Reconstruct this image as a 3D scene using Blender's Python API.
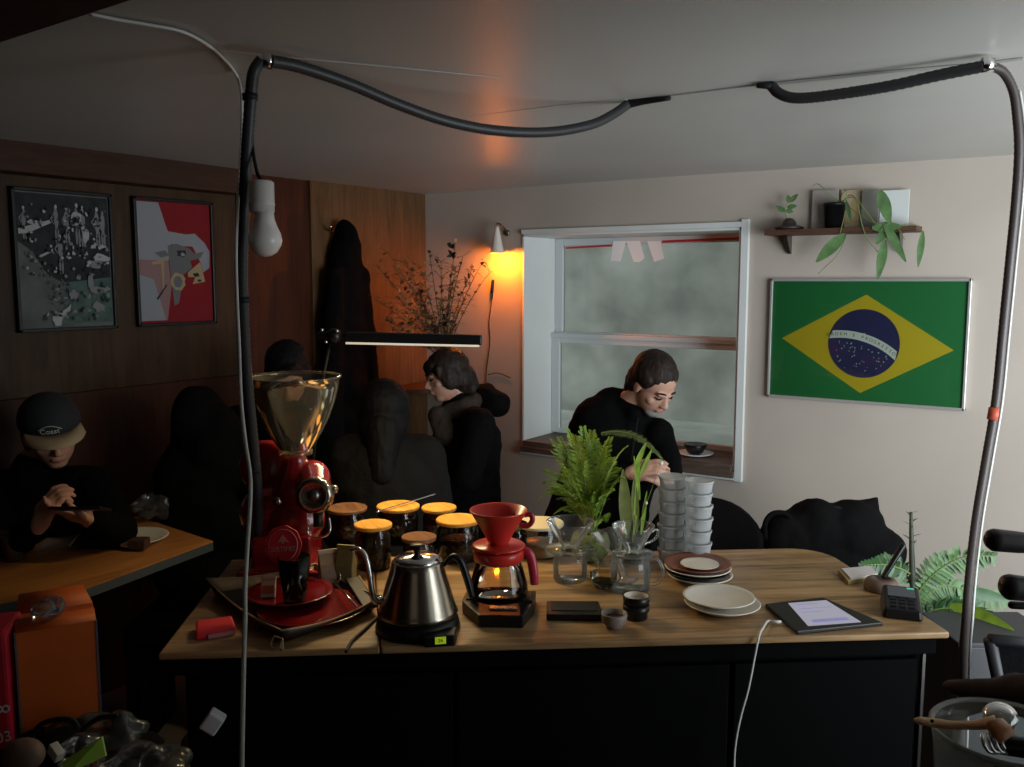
import bpy, bmesh, math, random
from mathutils import Vector, Matrix
random.seed(7)
for o in list(bpy.data.objects): bpy.data.objects.remove(o)
S = bpy.context.scene
COL = S.collection

# ---------------------------------------------------------------- camera
F = 900.0; CX, CY = 512.0, 383.5
PITCH, YAW = math.radians(6.6), math.radians(34.1)
CAM = Vector((0, 0, 1.6))
FW = Vector((-math.sin(YAW)*math.cos(PITCH), math.cos(YAW)*math.cos(PITCH), -math.sin(PITCH)))
RT = Vector((math.cos(YAW), math.sin(YAW), 0)); UP = RT.cross(FW)
cd = bpy.data.cameras.new('camera'); cam = bpy.data.objects.new('camera', cd); COL.objects.link(cam)
cd.sensor_width = 36.0; cd.lens = F/1024*36.0; cd.clip_start = 0.02
cam.matrix_world = Matrix.Translation(CAM) @ Matrix((RT, UP, -FW)).transposed().to_4x4()
S.camera = cam

# ---------------------------------------------------------------- light
w = bpy.data.worlds.new('sky'); S.world = w; w.use_nodes = True
w.node_tree.nodes['Background'].inputs[0].default_value = (0.66, 0.74, 0.76, 1)
w.node_tree.nodes['Background'].inputs[1].default_value = 1.10
def area(name, loc, target, sx, sy, power, col):
    l = bpy.data.lights.new(name, 'AREA'); l.shape = 'RECTANGLE'; l.size = sx; l.size_y = sy
    l.energy = power; l.color = col
    o = bpy.data.objects.new(name, l); COL.objects.link(o); o.location = loc
    o.rotation_euler = (Vector(target)-Vector(loc)).to_track_quat('-Z', 'Y').to_euler()
    return o
# overcast daylight through the shop window in the right-hand wall
area('storefront_daylight', (1.35, 2.3, 1.25), (-.2, 3.7, 1.40), 2.2, 1.3, 76, (0.86, 0.94, 1.0)).data.spread = math.radians(135)
# daylight through the door glass behind the photographer
area('entrance_daylight', (0.6, -1.7, 1.4), (-1.2, 2.0, 1.1), 1.2, 1.2, .8, (1.0, 0.86, 0.68))
S.view_settings.view_transform = 'Standard'; S.view_settings.look = 'None'
S.view_settings.exposure = -0.42; S.view_settings.gamma = 1.0
S.view_settings.use_curve_mapping = False
S.cycles.transparent_max_bounces = 24

# ---------------------------------------------------------------- pixels to points
BY = 3.85; LX = -3.205; CZ = 2.06; TOP = 0.9; TZ = 0.78
def ray(x, y): return RT*((x-CX)/F) + UP*((CY-y)/F) + FW
def on(x, y, ax, v):
    d = ray(x, y); return CAM + d*((v-CAM[ax])/d[ax])
def PZ(x, y, z=TOP): return on(x, y, 2, z)
def PY(x, y, Y=BY): return on(x, y, 1, Y)
def PX(x, y, X=LX): return on(x, y, 0, X)
def PD(x, y, d): return CAM + ray(x, y)*d
def dep(p): return (Vector(p)-CAM).dot(FW)
CANG = math.radians(38.0)
CU = Vector((math.cos(CANG), math.sin(CANG), 0)); CV = Vector((-CU.y, CU.x, 0))

# ---------------------------------------------------------------- materials
def nodes(name):
    m = bpy.data.materials.new(name); m.use_nodes = True
    return m, m.node_tree.nodes, m.node_tree.links, m.node_tree.nodes['Principled BSDF']
def mat(name, col, rough=.5, metal=0, noise=0, scale=8, bump=0, coat=0, spec=.5, stretch=None, emit=None, es=1):
    m, N, L, b = nodes(name)
    c = (*col, 1); b.inputs['Base Color'].default_value = c
    b.inputs['Roughness'].default_value = rough; b.inputs['Metallic'].default_value = metal
    b.inputs['Specular IOR Level'].default_value = spec
    if coat: b.inputs['Coat Weight'].default_value = coat; b.inputs['Coat Roughness'].default_value = .15
    if emit: b.inputs['Emission Color'].default_value = (*emit, 1); b.inputs['Emission Strength'].default_value = es
    if noise or bump:
        tc = N.new('ShaderNodeTexCoord'); mp = N.new('ShaderNodeMapping'); nz = N.new('ShaderNodeTexNoise')
        L.new(tc.outputs['Object'], mp.inputs[0]); L.new(mp.outputs[0], nz.inputs['Vector'])
        if stretch: mp.inputs['Scale'].default_value = stretch
        nz.inputs['Scale'].default_value = scale; nz.inputs['Detail'].default_value = 6
        if noise:
            r = N.new('ShaderNodeValToRGB'); L.new(nz.outputs[0], r.inputs[0])
            r.color_ramp.elements[0].position = .3; r.color_ramp.elements[1].position = .7
            r.color_ramp.elements[0].color = (*[v*(1-noise) for v in col], 1)
            r.color_ramp.elements[1].color = (*[min(1, v*(1+noise)) for v in col], 1)
            L.new(r.outputs[0], b.inputs['Base Color'])
        if bump:
            bp = N.new('ShaderNodeBump'); bp.inputs['Strength'].default_value = bump; bp.inputs['Distance'].default_value = .01
            L.new(nz.outputs[0], bp.inputs['Height']); L.new(bp.outputs[0], b.inputs['Normal'])
    return m
def wood(name, dark, light, rough=.5, scale=3, stretch=(1, 14, 14), ang=0, coat=0):
    m, N, L, b = nodes(name)
    tc = N.new('ShaderNodeTexCoord'); mp = N.new('ShaderNodeMapping'); mp2 = N.new('ShaderNodeMapping')
    mp.inputs['Rotation'].default_value = (0, 0, ang); mp2.inputs['Scale'].default_value = stretch
    n1 = N.new('ShaderNodeTexNoise'); n1.inputs['Scale'].default_value = scale; n1.inputs['Detail'].default_value = 8
    n1.inputs['Distortion'].default_value = 1.2
    n2 = N.new('ShaderNodeTexNoise'); n2.inputs['Scale'].default_value = scale*5; n2.inputs['Detail'].default_value = 4
    L.new(tc.outputs['Object'], mp.inputs[0]); L.new(mp.outputs[0], mp2.inputs[0])
    L.new(mp2.outputs[0], n1.inputs['Vector']); L.new(mp2.outputs[0], n2.inputs['Vector'])
    mx = N.new('ShaderNodeMix'); mx.inputs[0].default_value = .35
    L.new(n1.outputs[0], mx.inputs[2]); L.new(n2.outputs[0], mx.inputs[3])
    r = N.new('ShaderNodeValToRGB'); L.new(mx.outputs[0], r.inputs[0])
    r.color_ramp.elements[0].position = .35; r.color_ramp.elements[1].position = .65
    r.color_ramp.elements[0].color = (*dark, 1); r.color_ramp.elements[1].color = (*light, 1)
    L.new(r.outputs[0], b.inputs['Base Color']); b.inputs['Roughness'].default_value = rough
    b.inputs['Coat Weight'].default_value = coat; b.inputs['Specular IOR Level'].default_value = .4 if coat else .15
    bp = N.new('ShaderNodeBump'); bp.inputs['Strength'].default_value = .15; bp.inputs['Distance'].default_value = .004
    L.new(mx.outputs[0], bp.inputs['Height']); L.new(bp.outputs[0], b.inputs['Normal'])
    return m
def glass(name, tint=(.95, .97, .96), rough=.03, ior=1.45, haze=0, hazecol=(.8, .8, .8)):
    m = bpy.data.materials.new(name); m.use_nodes = True
    N, L = m.node_tree.nodes, m.node_tree.links; N.remove(N['Principled BSDF'])
    t = N.new('ShaderNodeBsdfTransparent'); t.inputs[0].default_value = (*tint, 1)
    g = N.new('ShaderNodeBsdfGlossy'); g.inputs['Roughness'].default_value = rough
    f = N.new('ShaderNodeFresnel'); f.inputs[0].default_value = ior
    x = N.new('ShaderNodeMixShader'); L.new(f.outputs[0], x.inputs[0]); L.new(t.outputs[0], x.inputs[1]); L.new(g.outputs[0], x.inputs[2])
    out = x
    if haze:
        d = N.new('ShaderNodeBsdfDiffuse'); d.inputs[0].default_value = (*hazecol, 1)
        y = N.new('ShaderNodeMixShader'); y.inputs[0].default_value = haze
        L.new(x.outputs[0], y.inputs[1]); L.new(d.outputs[0], y.inputs[2]); out = y
    L.new(out.outputs[0], N['Material Output'].inputs[0])
    return m
M = dict(
 wall=mat('plaster_wall', (.47, .405, .345), .75, noise=.05, scale=2.5, bump=.05),
 ceil=mat('ceiling_paint', (.50, .485, .46), .41, noise=.05, scale=1.5, bump=.03, spec=.5),
 floor=mat('floor_concrete', (.10, .085, .075), .6, noise=.2, scale=5),
 white=mat('white_gloss_paint', (.70, .72, .70), .4, noise=.03, scale=5),
 sashpaint=mat('grey_sash_paint', (.62, .66, .66), .45),
 panel_dark=wood('dark_red_panel', (.040, .011, .006), (.078, .022, .010), .45, 2, (9, 9, 1)),
 panel_poster=wood('brown_panel', (.034, .018, .009), (.065, .034, .017), .45, 2, (9, 9, 1)),
 panel_light=wood('warm_panel', (.090, .045, .019), (.16, .080, .035), .5, 2, (9, 9, 1)),
 wains=wood('wainscot_wood', (.035, .012, .006), (.06, .022, .012), .4, 2, (9, 9, 1)),
 beam=wood('beam_wood', (.035, .016, .010), (.06, .026, .015), .5, 3, (9, 1, 9)),
 counter=wood('oak_counter', (.18, .094, .036), (.47, .29, .13), .42, 2.2, (1, 11, 11), 0, .15),
 tablewood=wood('orange_table_top', (.30, .115, .03), (.50, .21, .06), .35, 2, (10, 1, 1)),
 shelfwood=wood('shelf_wood', (.055, .028, .018), (.12, .06, .04), .5, 3, (1, 10, 10)),
 sillwood=wood('sill_wood', (.075, .05, .038), (.17, .12, .095), .45, 3, (1, 10, 10)),
 black=mat('black_cabinet', (.002, .002, .002), .8, spec=.06),
 blackplastic=mat('black_plastic', (.006, .006, .0065), .35, spec=.35),
 blackrubber=mat('black_rubber', (.010, .010, .011), .6, spec=.25),
 conduit=mat('grey_black_conduit', (.030, .030, .031), .42, spec=.35),
 steel=mat('brushed_steel', (.38, .33, .27), .22, 1),
 darksteel=mat('dark_steel', (.22, .21, .20), .3, 1),
 chrome=mat('chrome', (.8, .8, .8), .12, 1),
 cablewhite=mat('white_cable', (.62, .62, .60), .45),
 red=mat('red_enamel', (.21, .005, .007), .22, coat=.6),
 redplastic=mat('red_plastic', (.55, .028, .02), .28),
 redmatte=mat('red_card', (.66, .02, .03), .6),
 orange=mat('orange_card', (.72, .13, .012), .6, noise=.08, scale=12),
 cork=wood('acacia_lid', (.58, .25, .035), (.85, .44, .08), .4, 6, (1, 8, 8), .5, .3),
 darklid=wood('walnut_lid', (.13, .06, .03), (.28, .13, .06), .3, 6, (1, 8, 8), .5, .4),
 beans=mat('coffee_beans', (.028, .014, .008), .45, noise=.6, scale=90, bump=.8),
 cream=mat('cream_ceramic', (.72, .66, .56), .3),
 creamlid=mat('cream_lid', (.72, .64, .44), .45),
 whitecer=mat('white_ceramic', (.80, .80, .80), .25),
 brownplate=mat('terracotta_glaze', (.22, .075, .045), .3),
 stone=mat('stone_glaze', (.20, .16, .14), .5, noise=.3, scale=40),
 skin=mat('skin', (.52, .29, .21), .5),
 skin2=mat('skin_warm', (.50, .26, .18), .5),
 hair=mat('dark_brown_hair', (.020, .012, .009), .6, spec=.25, noise=.5, scale=60, stretch=(1, 1, .15), bump=.5),
 hairblack=mat('black_hair', (.005, .0045, .005), .65, spec=.15, bump=.5, scale=60, stretch=(1, 1, .15)),
 cloth=mat('black_cloth', (.0035, .0035, .0038), .95, spec=.05, bump=.4, scale=60),
 clothgrey=mat('charcoal_cloth', (.012, .012, .0125), .95, spec=.08, bump=.4, scale=60),
 clothcoat=mat('black_coat', (.0045, .0042, .0045), .9, spec=.08, bump=.3, scale=40),
 scarf=mat('brown_scarf', (.035, .022, .014), .9, bump=.6, scale=80),
 leaf=mat('bright_leaf', (.23, .37, .03), .5, noise=.3, scale=30),
 leafd=mat('deep_leaf', (.03, .085, .025), .45, noise=.3, scale=30),
 leafgrey=mat('grey_green_leaf', (.085, .17, .055), .5, noise=.3, scale=30),
 moss=mat('moss_green', (.10, .115, .03), .9, noise=.5, scale=60, bump=.8),
 dry=mat('dried_leaf', (.34, .18, .07), .7, noise=.3, scale=30),
 stem=mat('brown_stem', (.09, .05, .025), .7),
 greenstem=mat('green_stem', (.16, .22, .05), .6),
 soil=mat('soil', (.03, .02, .012), .9, bump=.8, scale=60),
 glass=glass('clear_glass', haze=.07, hazecol=(.85, .85, .8)), tubglass=glass('frosted_tub_plastic', (.88, .90, .90), .18, 1.5, .36, (.86, .88, .88)),
 hopper=glass('smoky_hopper_plastic', (.80, .74, .58), .10, 1.5, .07, (.80, .68, .42)),
 pane=glass('window_pane_glass', (.92, .94, .93), .02, 1.25),
 jarglass=glass('jar_glass', (.80, .76, .68), .04),
 smoked=glass('smoked_glass', (.62, .58, .46), .05),
 bagplastic=glass('clear_bag_plastic', (.80, .80, .78), .12, 1.5, .05, (.7, .7, .66)),
 leather=mat('tan_leather', (.34, .22, .11), .6, noise=.15, scale=30),
 leatherdark=mat('brown_leather', (.030, .020, .014), .5),
 yellow=mat('glowing_label', (.75, .95, .02), .5, emit=(.6, .95, .02), es=.25),  # weak glow added to make the printed label look brighter
 concrete=mat('outdoor_concrete', (.50, .50, .45), .9, noise=.36, scale=2.6),
 ledge=mat('pale_ledge', (.72, .72, .66), .8, noise=.15, scale=6),
 redstripe=mat('red_vinyl', (.55, .03, .04), .4),
 vinyl=mat('white_vinyl', (.95, .97, .97), .4),
)
for k in ('smoked',): pass

# ---------------------------------------------------------------- mesh helpers
class MB:
    def __init__(s): s.v = []; s.f = []; s.m = []; s.sm = []
    def add(s, vs, fs, mi=0, smooth=True):
        n = len(s.v); s.v += [Vector(v) for v in vs]
        for f in fs: s.f.append([i+n for i in f]); s.m.append(mi); s.sm.append(smooth)
        return s
    def box(s, c, d, mi=0, M3=None):
        c = Vector(c); q = []
        for x in (-1, 1):
            for y in (-1, 1):
                for z in (-1, 1):
                    p = Vector((x*d[0]/2, y*d[1]/2, z*d[2]/2))
                    q.append(c + (M3 @ p if M3 else p))
        return s.add(q, [(0,1,3,2),(4,6,7,5),(0,4,5,1),(2,3,7,6),(0,2,6,4),(1,5,7,3)], mi, False)
    def prism(s, pts, vec, mi=0, smooth=False):
        n = len(pts); pts = [Vector(p) for p in pts]; vec = Vector(vec)
        return s.add(pts+[p+vec for p in pts], [list(range(n))[::-1], list(range(n, 2*n))]+[(i, (i+1) % n, n+(i+1) % n, n+i) for i in range(n)], mi, smooth)
    def quad(s, pts, mi=0): return s.add(pts, [list(range(len(pts)))], mi, False)
    def lathe(s, prof, n=32, c=(0, 0, 0), mi=0, M3=None, flute=0, fn=12, a0=0, a1=2*math.pi, smooth=True):
        c = Vector(c); vs = []; full = abs(a1-a0-2*math.pi) < 1e-6
        k = n if full else n+1
        for r, z in prof:
            for i in range(k):
                a = a0+(a1-a0)*i/n; rr = r*(1+flute*math.cos(a*fn))
                p = Vector((rr*math.cos(a), rr*math.sin(a), z)); vs.append(c+(M3 @ p if M3 else p))
        fs = []
        for j in range(len(prof)-1):
            for i in range(n if full else n):
                i2 = (i+1) % k
                if not full and i == n: continue
                fs.append((j*k+i, j*k+i2, (j+1)*k+i2, (j+1)*k+i))
        return s.add(vs, fs, mi, smooth)
    def disc(s, c, r, n=24, mi=0, M3=None):
        c = Vector(c); vs = []
        for i in range(n):
            a = 2*math.pi*i/n; p = Vector((r*math.cos(a), r*math.sin(a), 0)); vs.append(c+(M3 @ p if M3 else p))
        return s.add(vs, [list(range(n))], mi, False)
    def tube(s, pts, r, n=10, mi=0, smooth_pts=0, flat=1.0):
        pts = [Vector(p) for p in pts]
        rs = list(r) if hasattr(r, '__len__') else [r]*len(pts)
        if smooth_pts: pts, rs = catmull(pts, rs, smooth_pts)
        vs = []; N = len(pts); t = (pts[1]-pts[0]).normalized()
        ref = Vector((0, 0, 1)) if abs(t.z) < .9 else Vector((1, 0, 0))
        nx = t.cross(ref).normalized()
        for i, p in enumerate(pts):
            t = (pts[min(i+1, N-1)]-pts[max(i-1, 0)])
            t = t.normalized() if t.length > 1e-9 else Vector((0, 0, 1))
            nx = (nx-t*nx.dot(t)).normalized(); ny = t.cross(nx)
            for k in range(n):
                a = 2*math.pi*k/n; vs.append(p+nx*(rs[i]*math.cos(a))+ny*(rs[i]*flat*math.sin(a)))
        fs = [(i*n+k, i*n+(k+1) % n, (i+1)*n+(k+1) % n, (i+1)*n+k) for i in range(N-1) for k in range(n)]
        fs += [list(range(n))[::-1], [(N-1)*n+k for k in range(n)]]
        return s.add(vs, fs, mi)
    def ell(s, c, r, M3=None, mi=0, n=20, m=12):
        c = Vector(c); vs = []
        if not hasattr(r, '__len__'): r = (r, r, r)
        vs.append(c+(M3 @ Vector((0, 0, -r[2])) if M3 else Vector((0, 0, -r[2]))))
        for j in range(1, m):
            ph = -math.pi/2+math.pi*j/m
            for i in range(n):
                a = 2*math.pi*i/n
                p = Vector((r[0]*math.cos(ph)*math.cos(a), r[1]*math.cos(ph)*math.sin(a), r[2]*math.sin(ph)))
                vs.append(c+(M3 @ p if M3 else p))
        vs.append(c+(M3 @ Vector((0, 0, r[2])) if M3 else Vector((0, 0, r[2]))))
        fs = [(0, 1+(i+1) % n, 1+i) for i in range(n)]
        for j in range(m-2):
            for i in range(n): fs.append((1+j*n+i, 1+j*n+(i+1) % n, 1+(j+1)*n+(i+1) % n, 1+(j+1)*n+i))
        b = 1+(m-2)*n; e = len(vs)-1
        fs += [(b+i, b+(i+1) % n, e) for i in range(n)]
        return s.add(vs, fs, mi)
    def cap(s, p0, p1, r0, r1=None, n=14, mi=0):
        r1 = r0 if r1 is None else r1
        p0, p1 = Vector(p0), Vector(p1); t = (p1-p0); L = t.length; t.normalize(); pts = []; rs = []
        for k in range(5): a = math.pi/2*k/4; pts.append(p0-t*(r0*math.cos(a))); rs.append(max(1e-4, r0*math.sin(a)))
        for k in range(5): a = math.pi/2*k/4; pts.append(p1+t*(r1*math.sin(a))); rs.append(max(1e-4, r1*math.cos(a)))
        return s.tube(pts, rs, n, mi)
    def mesh(s, name):
        me = bpy.data.meshes.new(name); me.from_pydata([tuple(v) for v in s.v], [], s.f)
        me.polygons.foreach_set('material_index', s.m); me.polygons.foreach_set('use_smooth', s.sm)
        return me
def catmull(P, R, k):
    op = []; orr = []; n = len(P)
    for i in range(n-1):
        p0, p1, p2, p3 = P[max(i-1, 0)], P[i], P[i+1], P[min(i+2, n-1)]
        for j in range(k):
            t = j/k
            op.append(.5*((2*p1)+(p2-p0)*t+(2*p0-5*p1+4*p2-p3)*t*t+(3*p1-p0-3*p2+p3)*t**3)); orr.append(R[i]+(R[i+1]-R[i])*t)
    op.append(P[-1]); orr.append(R[-1]); return op, orr
def setm(o, mats):
    for m in (mats if isinstance(mats, (list, tuple)) else [mats]): o.data.materials.append(M[m] if isinstance(m, str) else m)
def fixn(me):
    bm = bmesh.new(); bm.from_mesh(me); bmesh.ops.recalc_face_normals(bm, faces=bm.faces); bm.to_mesh(me); bm.free()
def solid(o, t, off=-1):
    q = o.modifiers.new('thickness', 'SOLIDIFY'); q.thickness = t; q.offset = off; return o
def bevel(o, w_, seg=2):
    q = o.modifiers.new('bevel', 'BEVEL'); q.width = w_; q.segments = seg; q.limit_method = 'ANGLE'; return o
def thing(name, label, cat, loc=(0, 0, 0), rz=0, group=None):
    o = bpy.data.objects.new(name, None); COL.objects.link(o); o.empty_display_size = .05
    o.location = loc; o.rotation_euler = (0, 0, rz); tag(o, label, cat, group); return o
def tag(o, label, cat, group=None, kind=None):
    o['label'] = label; o['category'] = cat
    if group: o['group'] = group
    if kind: o['kind'] = kind
    return o
def root_mat(p):
    m = Matrix.Translation(p.location) @ p.rotation_euler.to_matrix().to_4x4()
    return root_mat(p.parent) @ m if p.parent else m
def part(name, mb, mats, parent=None, world=False, bev=0, sol=0, label=None, nofix=False):
    """one mesh object; world=True: vertices are in world space"""
    me = mb.mesh(name) if isinstance(mb, MB) else mb
    if not nofix: fixn(me)
    o = bpy.data.objects.new(name, me); COL.objects.link(o)
    if parent is not None:
        o.parent = parent
        if world: me.transform(root_mat(parent).inverted())
    elif world:
        c = [v.co for v in me.vertices]; lo = [min(q[i] for q in c) for i in range(3)]; hi = [max(q[i] for q in c) for i in range(3)]
        b = Vector(((lo[0]+hi[0])/2, (lo[1]+hi[1])/2, lo[2])); me.transform(Matrix.Translation(-b)); o.location = b
    if mats: setm(o, mats)
    if bev: bevel(o, bev)
    if sol: solid(o, sol, 0)
    if label: o['label'] = label
    return o
def struct(name, mb, mats, bev=0):
    o = part(name, mb, mats, None, False, bev); o['kind'] = 'structure'; return o
def dup(root, loc, rz=None, label=None, group=None):
    r = root.copy(); COL.objects.link(r); r.location = loc
    if rz is not None: r.rotation_euler = (0, 0, rz)
    if label: r['label'] = label
    if group: r['group'] = group
    for ch in root.children:
        c = ch.copy(); COL.objects.link(c); c.parent = r
        for g in ch.children:
            d = g.copy(); COL.objects.link(d); d.parent = c
    return r
def organic(mb, voxel=.006, smooth=6, noise=0, nscale=.15, seed=0):
    """fuse overlapping pieces into one continuous surface"""
    me = mb.mesh('tmp'); o = bpy.data.objects.new('tmp', me); COL.objects.link(o)
    r = o.modifiers.new('r', 'REMESH'); r.mode = 'VOXEL'; r.voxel_size = voxel
    q = o.modifiers.new('s', 'SMOOTH'); q.iterations = smooth; q.factor = .5
    if noise:
        tx = bpy.data.textures.new('folds', 'CLOUDS'); tx.noise_scale = nscale; tx.noise_depth = 2
        d = o.modifiers.new('d', 'DISPLACE'); d.texture = tx; d.strength = noise; d.mid_level = .5; d.texture_coords = 'LOCAL'
        q = o.modifiers.new('s2', 'SMOOTH'); q.iterations = 2
    bpy.context.view_layer.update()
    dg = bpy.context.evaluated_depsgraph_get()
    out = bpy.data.meshes.new_from_object(o.evaluated_get(dg)); bpy.data.objects.remove(o); bpy.data.meshes.remove(me)
    out.polygons.foreach_set('use_smooth', [True]*len(out.polygons)); return out
def text(s, size, M4, depth=.0004):
    c = bpy.data.curves.new('txt', 'FONT'); c.body = s; c.size = size; c.align_x = 'CENTER'; c.align_y = 'CENTER'; c.extrude = depth
    o = bpy.data.objects.new('txt', c); COL.objects.link(o); bpy.context.view_layer.update()
    me = bpy.data.meshes.new_from_object(o.evaluated_get(bpy.context.evaluated_depsgraph_get()))
    bpy.data.objects.remove(o); me.transform(M4); return me
def frame3(x, y, z): return Matrix((Vector(x), Vector(y), Vector(z))).transposed()
def m4(x, y, z, loc): return Matrix.Translation(loc) @ frame3(x, y, z).to_4x4()

# ================================================================ the room
XR, Y0 = 1.5, -2.0
mb = MB(); mb.box(((LX+XR)/2, (BY+Y0)/2, -.05), (XR-LX+.6, BY-Y0+.9, .1)); struct('floor', mb, 'floor')
# ceiling, gently uneven old plaster
mb = MB(); nx, ny = 60, 70; g = random.Random(3); vs = []
for j in range(ny+1):
    for i in range(nx+1):
        x = LX-.3+(XR+.3-LX+.3)*i/nx; y = Y0-.3+(BY+.02-Y0+.28)*j/ny
        vs.append((x, y, CZ+.002*math.sin(2.1*x+1.3*y)+.0015*math.sin(4.3*y-1.7*x)))
mb.add(vs, [(j*(nx+1)+i, j*(nx+1)+i+1, (j+1)*(nx+1)+i+1, (j+1)*(nx+1)+i) for j in range(ny) for i in range(nx)])
mb.box(((LX+XR)/2, (BY+Y0)/2, CZ+.08), (XR-LX+.6, BY-Y0+.9, .1)); struct('ceiling', mb, 'ceil')
mb = MB(); mb.box((LX-.1, (BY+Y0)/2, CZ/2), (.2, BY-Y0+.6, CZ+.05)); struct('wall_left', mb, 'panel_poster')
# back wall with the window opening
WD = .31                      # depth of the reveal
xl = PY(523, 233).x; xr = PY(739, 350).x; zt = PY(600, 232).z; zb = PY(523, 447).z
mb = MB()
def wallbox(x0, x1, z0, z1): mb.box(((x0+x1)/2, BY+WD/2, (z0+z1)/2), (x1-x0, WD, z1-z0))
wallbox(LX-.2, xl, 0, CZ+.03); wallbox(xr, XR+.2, 0, CZ+.03); wallbox(xl, xr, zt, CZ+.03); wallbox(xl, xr, 0, zb)
struct('wall_back', mb, 'wall')
mb = MB()
mb.box((XR+.1, (Y0+.6)/2, CZ/2), (.2, .6-Y0, CZ)); mb.box((XR+.1, (3.4+BY)/2, CZ/2), (.2, BY-3.4, CZ))
mb.box((XR+.1, 2.0, .28), (.2, 2.8, .56)); mb.box((XR+.1, 2.0, 2.0), (.2, 2.8, .12)); struct('wall_right', mb, 'wall')
mb = MB(); mb.box(((LX+XR)/2, Y0-.1, CZ/2), (XR-LX+.4, .2, CZ)); struct('wall_front', mb, 'panel_poster')
mb = MB(); mb.box((XR+.1, 2.0, 1.25), (.02, 2.8, 1.4)); o = struct('window_2', mb, 'pane')
mb = MB()
for y in (.62, 2.0, 3.38): mb.box((XR+.1, y, 1.25), (.06, .06, 1.4))
p = part('window_frame', mb, 'black', o)

# window in the back wall: casing, reveal lining, sashes, glass
SY = BY+WD
mb = MB(); ct = .034
mb.box((xl+.006, BY+WD/2-.003, (zt+zb)/2), (.012, WD+.01, zt-zb)); mb.box((xr-.006, BY+WD/2-.003, (zt+zb)/2), (.012, WD+.01, zt-zb))
mb.box(((xl+xr)/2, BY+WD/2-.003, zt-.006), (xr-xl, WD+.01, .012))
mb.box((xr+ct/2, BY-.008, (zt+zb)/2), (ct, .02, zt-zb+2*ct)); mb.box(((xl+xr)/2, BY-.008, zt+ct*.35), (xr-xl, .02, ct*.7))
mb.box(((xl+xr)/2, BY-.008, zb-ct/2), (xr-xl+.01, .02, ct*.8))
W1 = struct('window_1', mb, 'white', .002)
mb = MB(); mb.box(((xl+xr)/2, BY+WD/2-.012, zb+.018), (xr-xl-.026, WD+.022, .042)); mb.box(((xl+xr)/2, BY-.022, zb-.004), (xr-xl, .014, .030)); part('window_sill', mb, 'sillwood', W1, bev=.003)
zs = zb+.045; zm = PY(640, 338.5, SY).z; ztp = zt-.013
xa, xb = xl+.013, xr-.013
mb = MB()
mb.box(((xa+xb)/2, SY-.030, zm+.004), (xb-xa-.002, .056, .024)); 
for (z0, z1, yy) in ((zs, zm, SY-.035), (zm, ztp, SY-.005)):
    mb.box((xa+.024, yy, (z0+z1)/2), (.048, .03, z1-z0)); mb.box((xb-.024, yy, (z0+z1)/2), (.048, .03, z1-z0))
    mb.box(((xa+xb)/2, yy, z1-.018), (xb-xa-.096, .028, .036)); mb.box(((xa+xb)/2, yy, z0+.012), (xb-xa-.096, .028, .024))
part('window_frame', mb, 'sashpaint', W1, bev=.003)
mb = MB(); mb.box(((xa+xb)/2, SY-.033, (zs+zm)/2), (xb-xa-.08, .004, zm-zs-.04)); part('lower_pane', mb, 'pane', W1)
mb = MB(); mb.box(((xa+xb)/2, SY-.003, (zm+ztp)/2), (xb-xa-.08, .004, ztp-zm-.04)); part('upper_pane', mb, 'pane', W1)
# white letter strokes and red stripe on the upper pane
mb = MB()
for pts in (((566, 249), (612, 246.5), (612, 244.5), (566, 247)),((662, 243), (741, 239.5), (741, 237), (662, 240.5)),):
    mb.prism([PY(x, y, SY-.022) for x, y in pts], (0, .0012, 0))
part('red_stripe', mb, 'redstripe', W1)
mb = MB()
for pts in (((613, 241), (626, 241), (620.5, 261.5), (610.5, 261)), ((626, 241), (640, 241), (644.5, 258), (640, 262), (633.5, 262)), ((647, 241), (660.5, 241), (664, 258.5), (654, 262))):
    mb.prism([PY(x, y, SY-.024) for x, y in pts], (0, .0012, 0))
part('window_lettering', mb, 'vinyl', W1, bev=.004)
# outside: stone ledge and the grey wall across the area
mb = MB(); mb.box((-2.0, BY+WD+.36, zb-.04), (4.5, .62, .18)); struct('trim_ledge', mb, 'ledge')
mb = MB(); mb.box((-2.5, 5.9, 1.0), (6, .2, 4.4)); struct('wall_outside', mb, 'concrete')

# left wall panels, beam, wainscot
yA = PX(237, 250).y; yB = PX(307, 240).y
mb = MB(); mb.box((LX+.006, (yA+yB)/2, CZ/2), (.012, yB-yA, CZ)); struct('trim_1', mb, 'panel_dark')
mb = MB(); mb.box((LX+.015, (yB+BY)/2, CZ/2), (.03, BY-yB, CZ)); struct('trim_2', mb, 'panel_light')
zbm = PX(60, 173, LX+.10).z
mb = MB(); mb.box((LX+.05, (Y0+yA)/2, (CZ+zbm)/2), (.10, yA-Y0, CZ-zbm+.02)); struct('trim_3', mb, 'beam', .004)
zw = PX(75, 392).z
mb = MB(); mb.box((LX+.012, (Y0+yB)/2, zw/2), (.024, yB-Y0, zw)); struct('trim_4', mb, 'wains', .003)
# dark beam in the near left corner of the ceiling
a, b = PZ(-60, 62, 1.985), PZ(180, -16, 1.985); d = (b-a).normalized(); nrm = Vector((d.y, -d.x, 0))
if nrm.dot(CAM-a) < 0: nrm = -nrm
mb = MB(); mb.prism([a-d*.6, b+d*1.2, b+d*1.2+nrm*.35, a-d*.6+nrm*.35], (0, 0, CZ-1.985+.01)); struct('trim_5', mb, 'beam')
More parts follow.
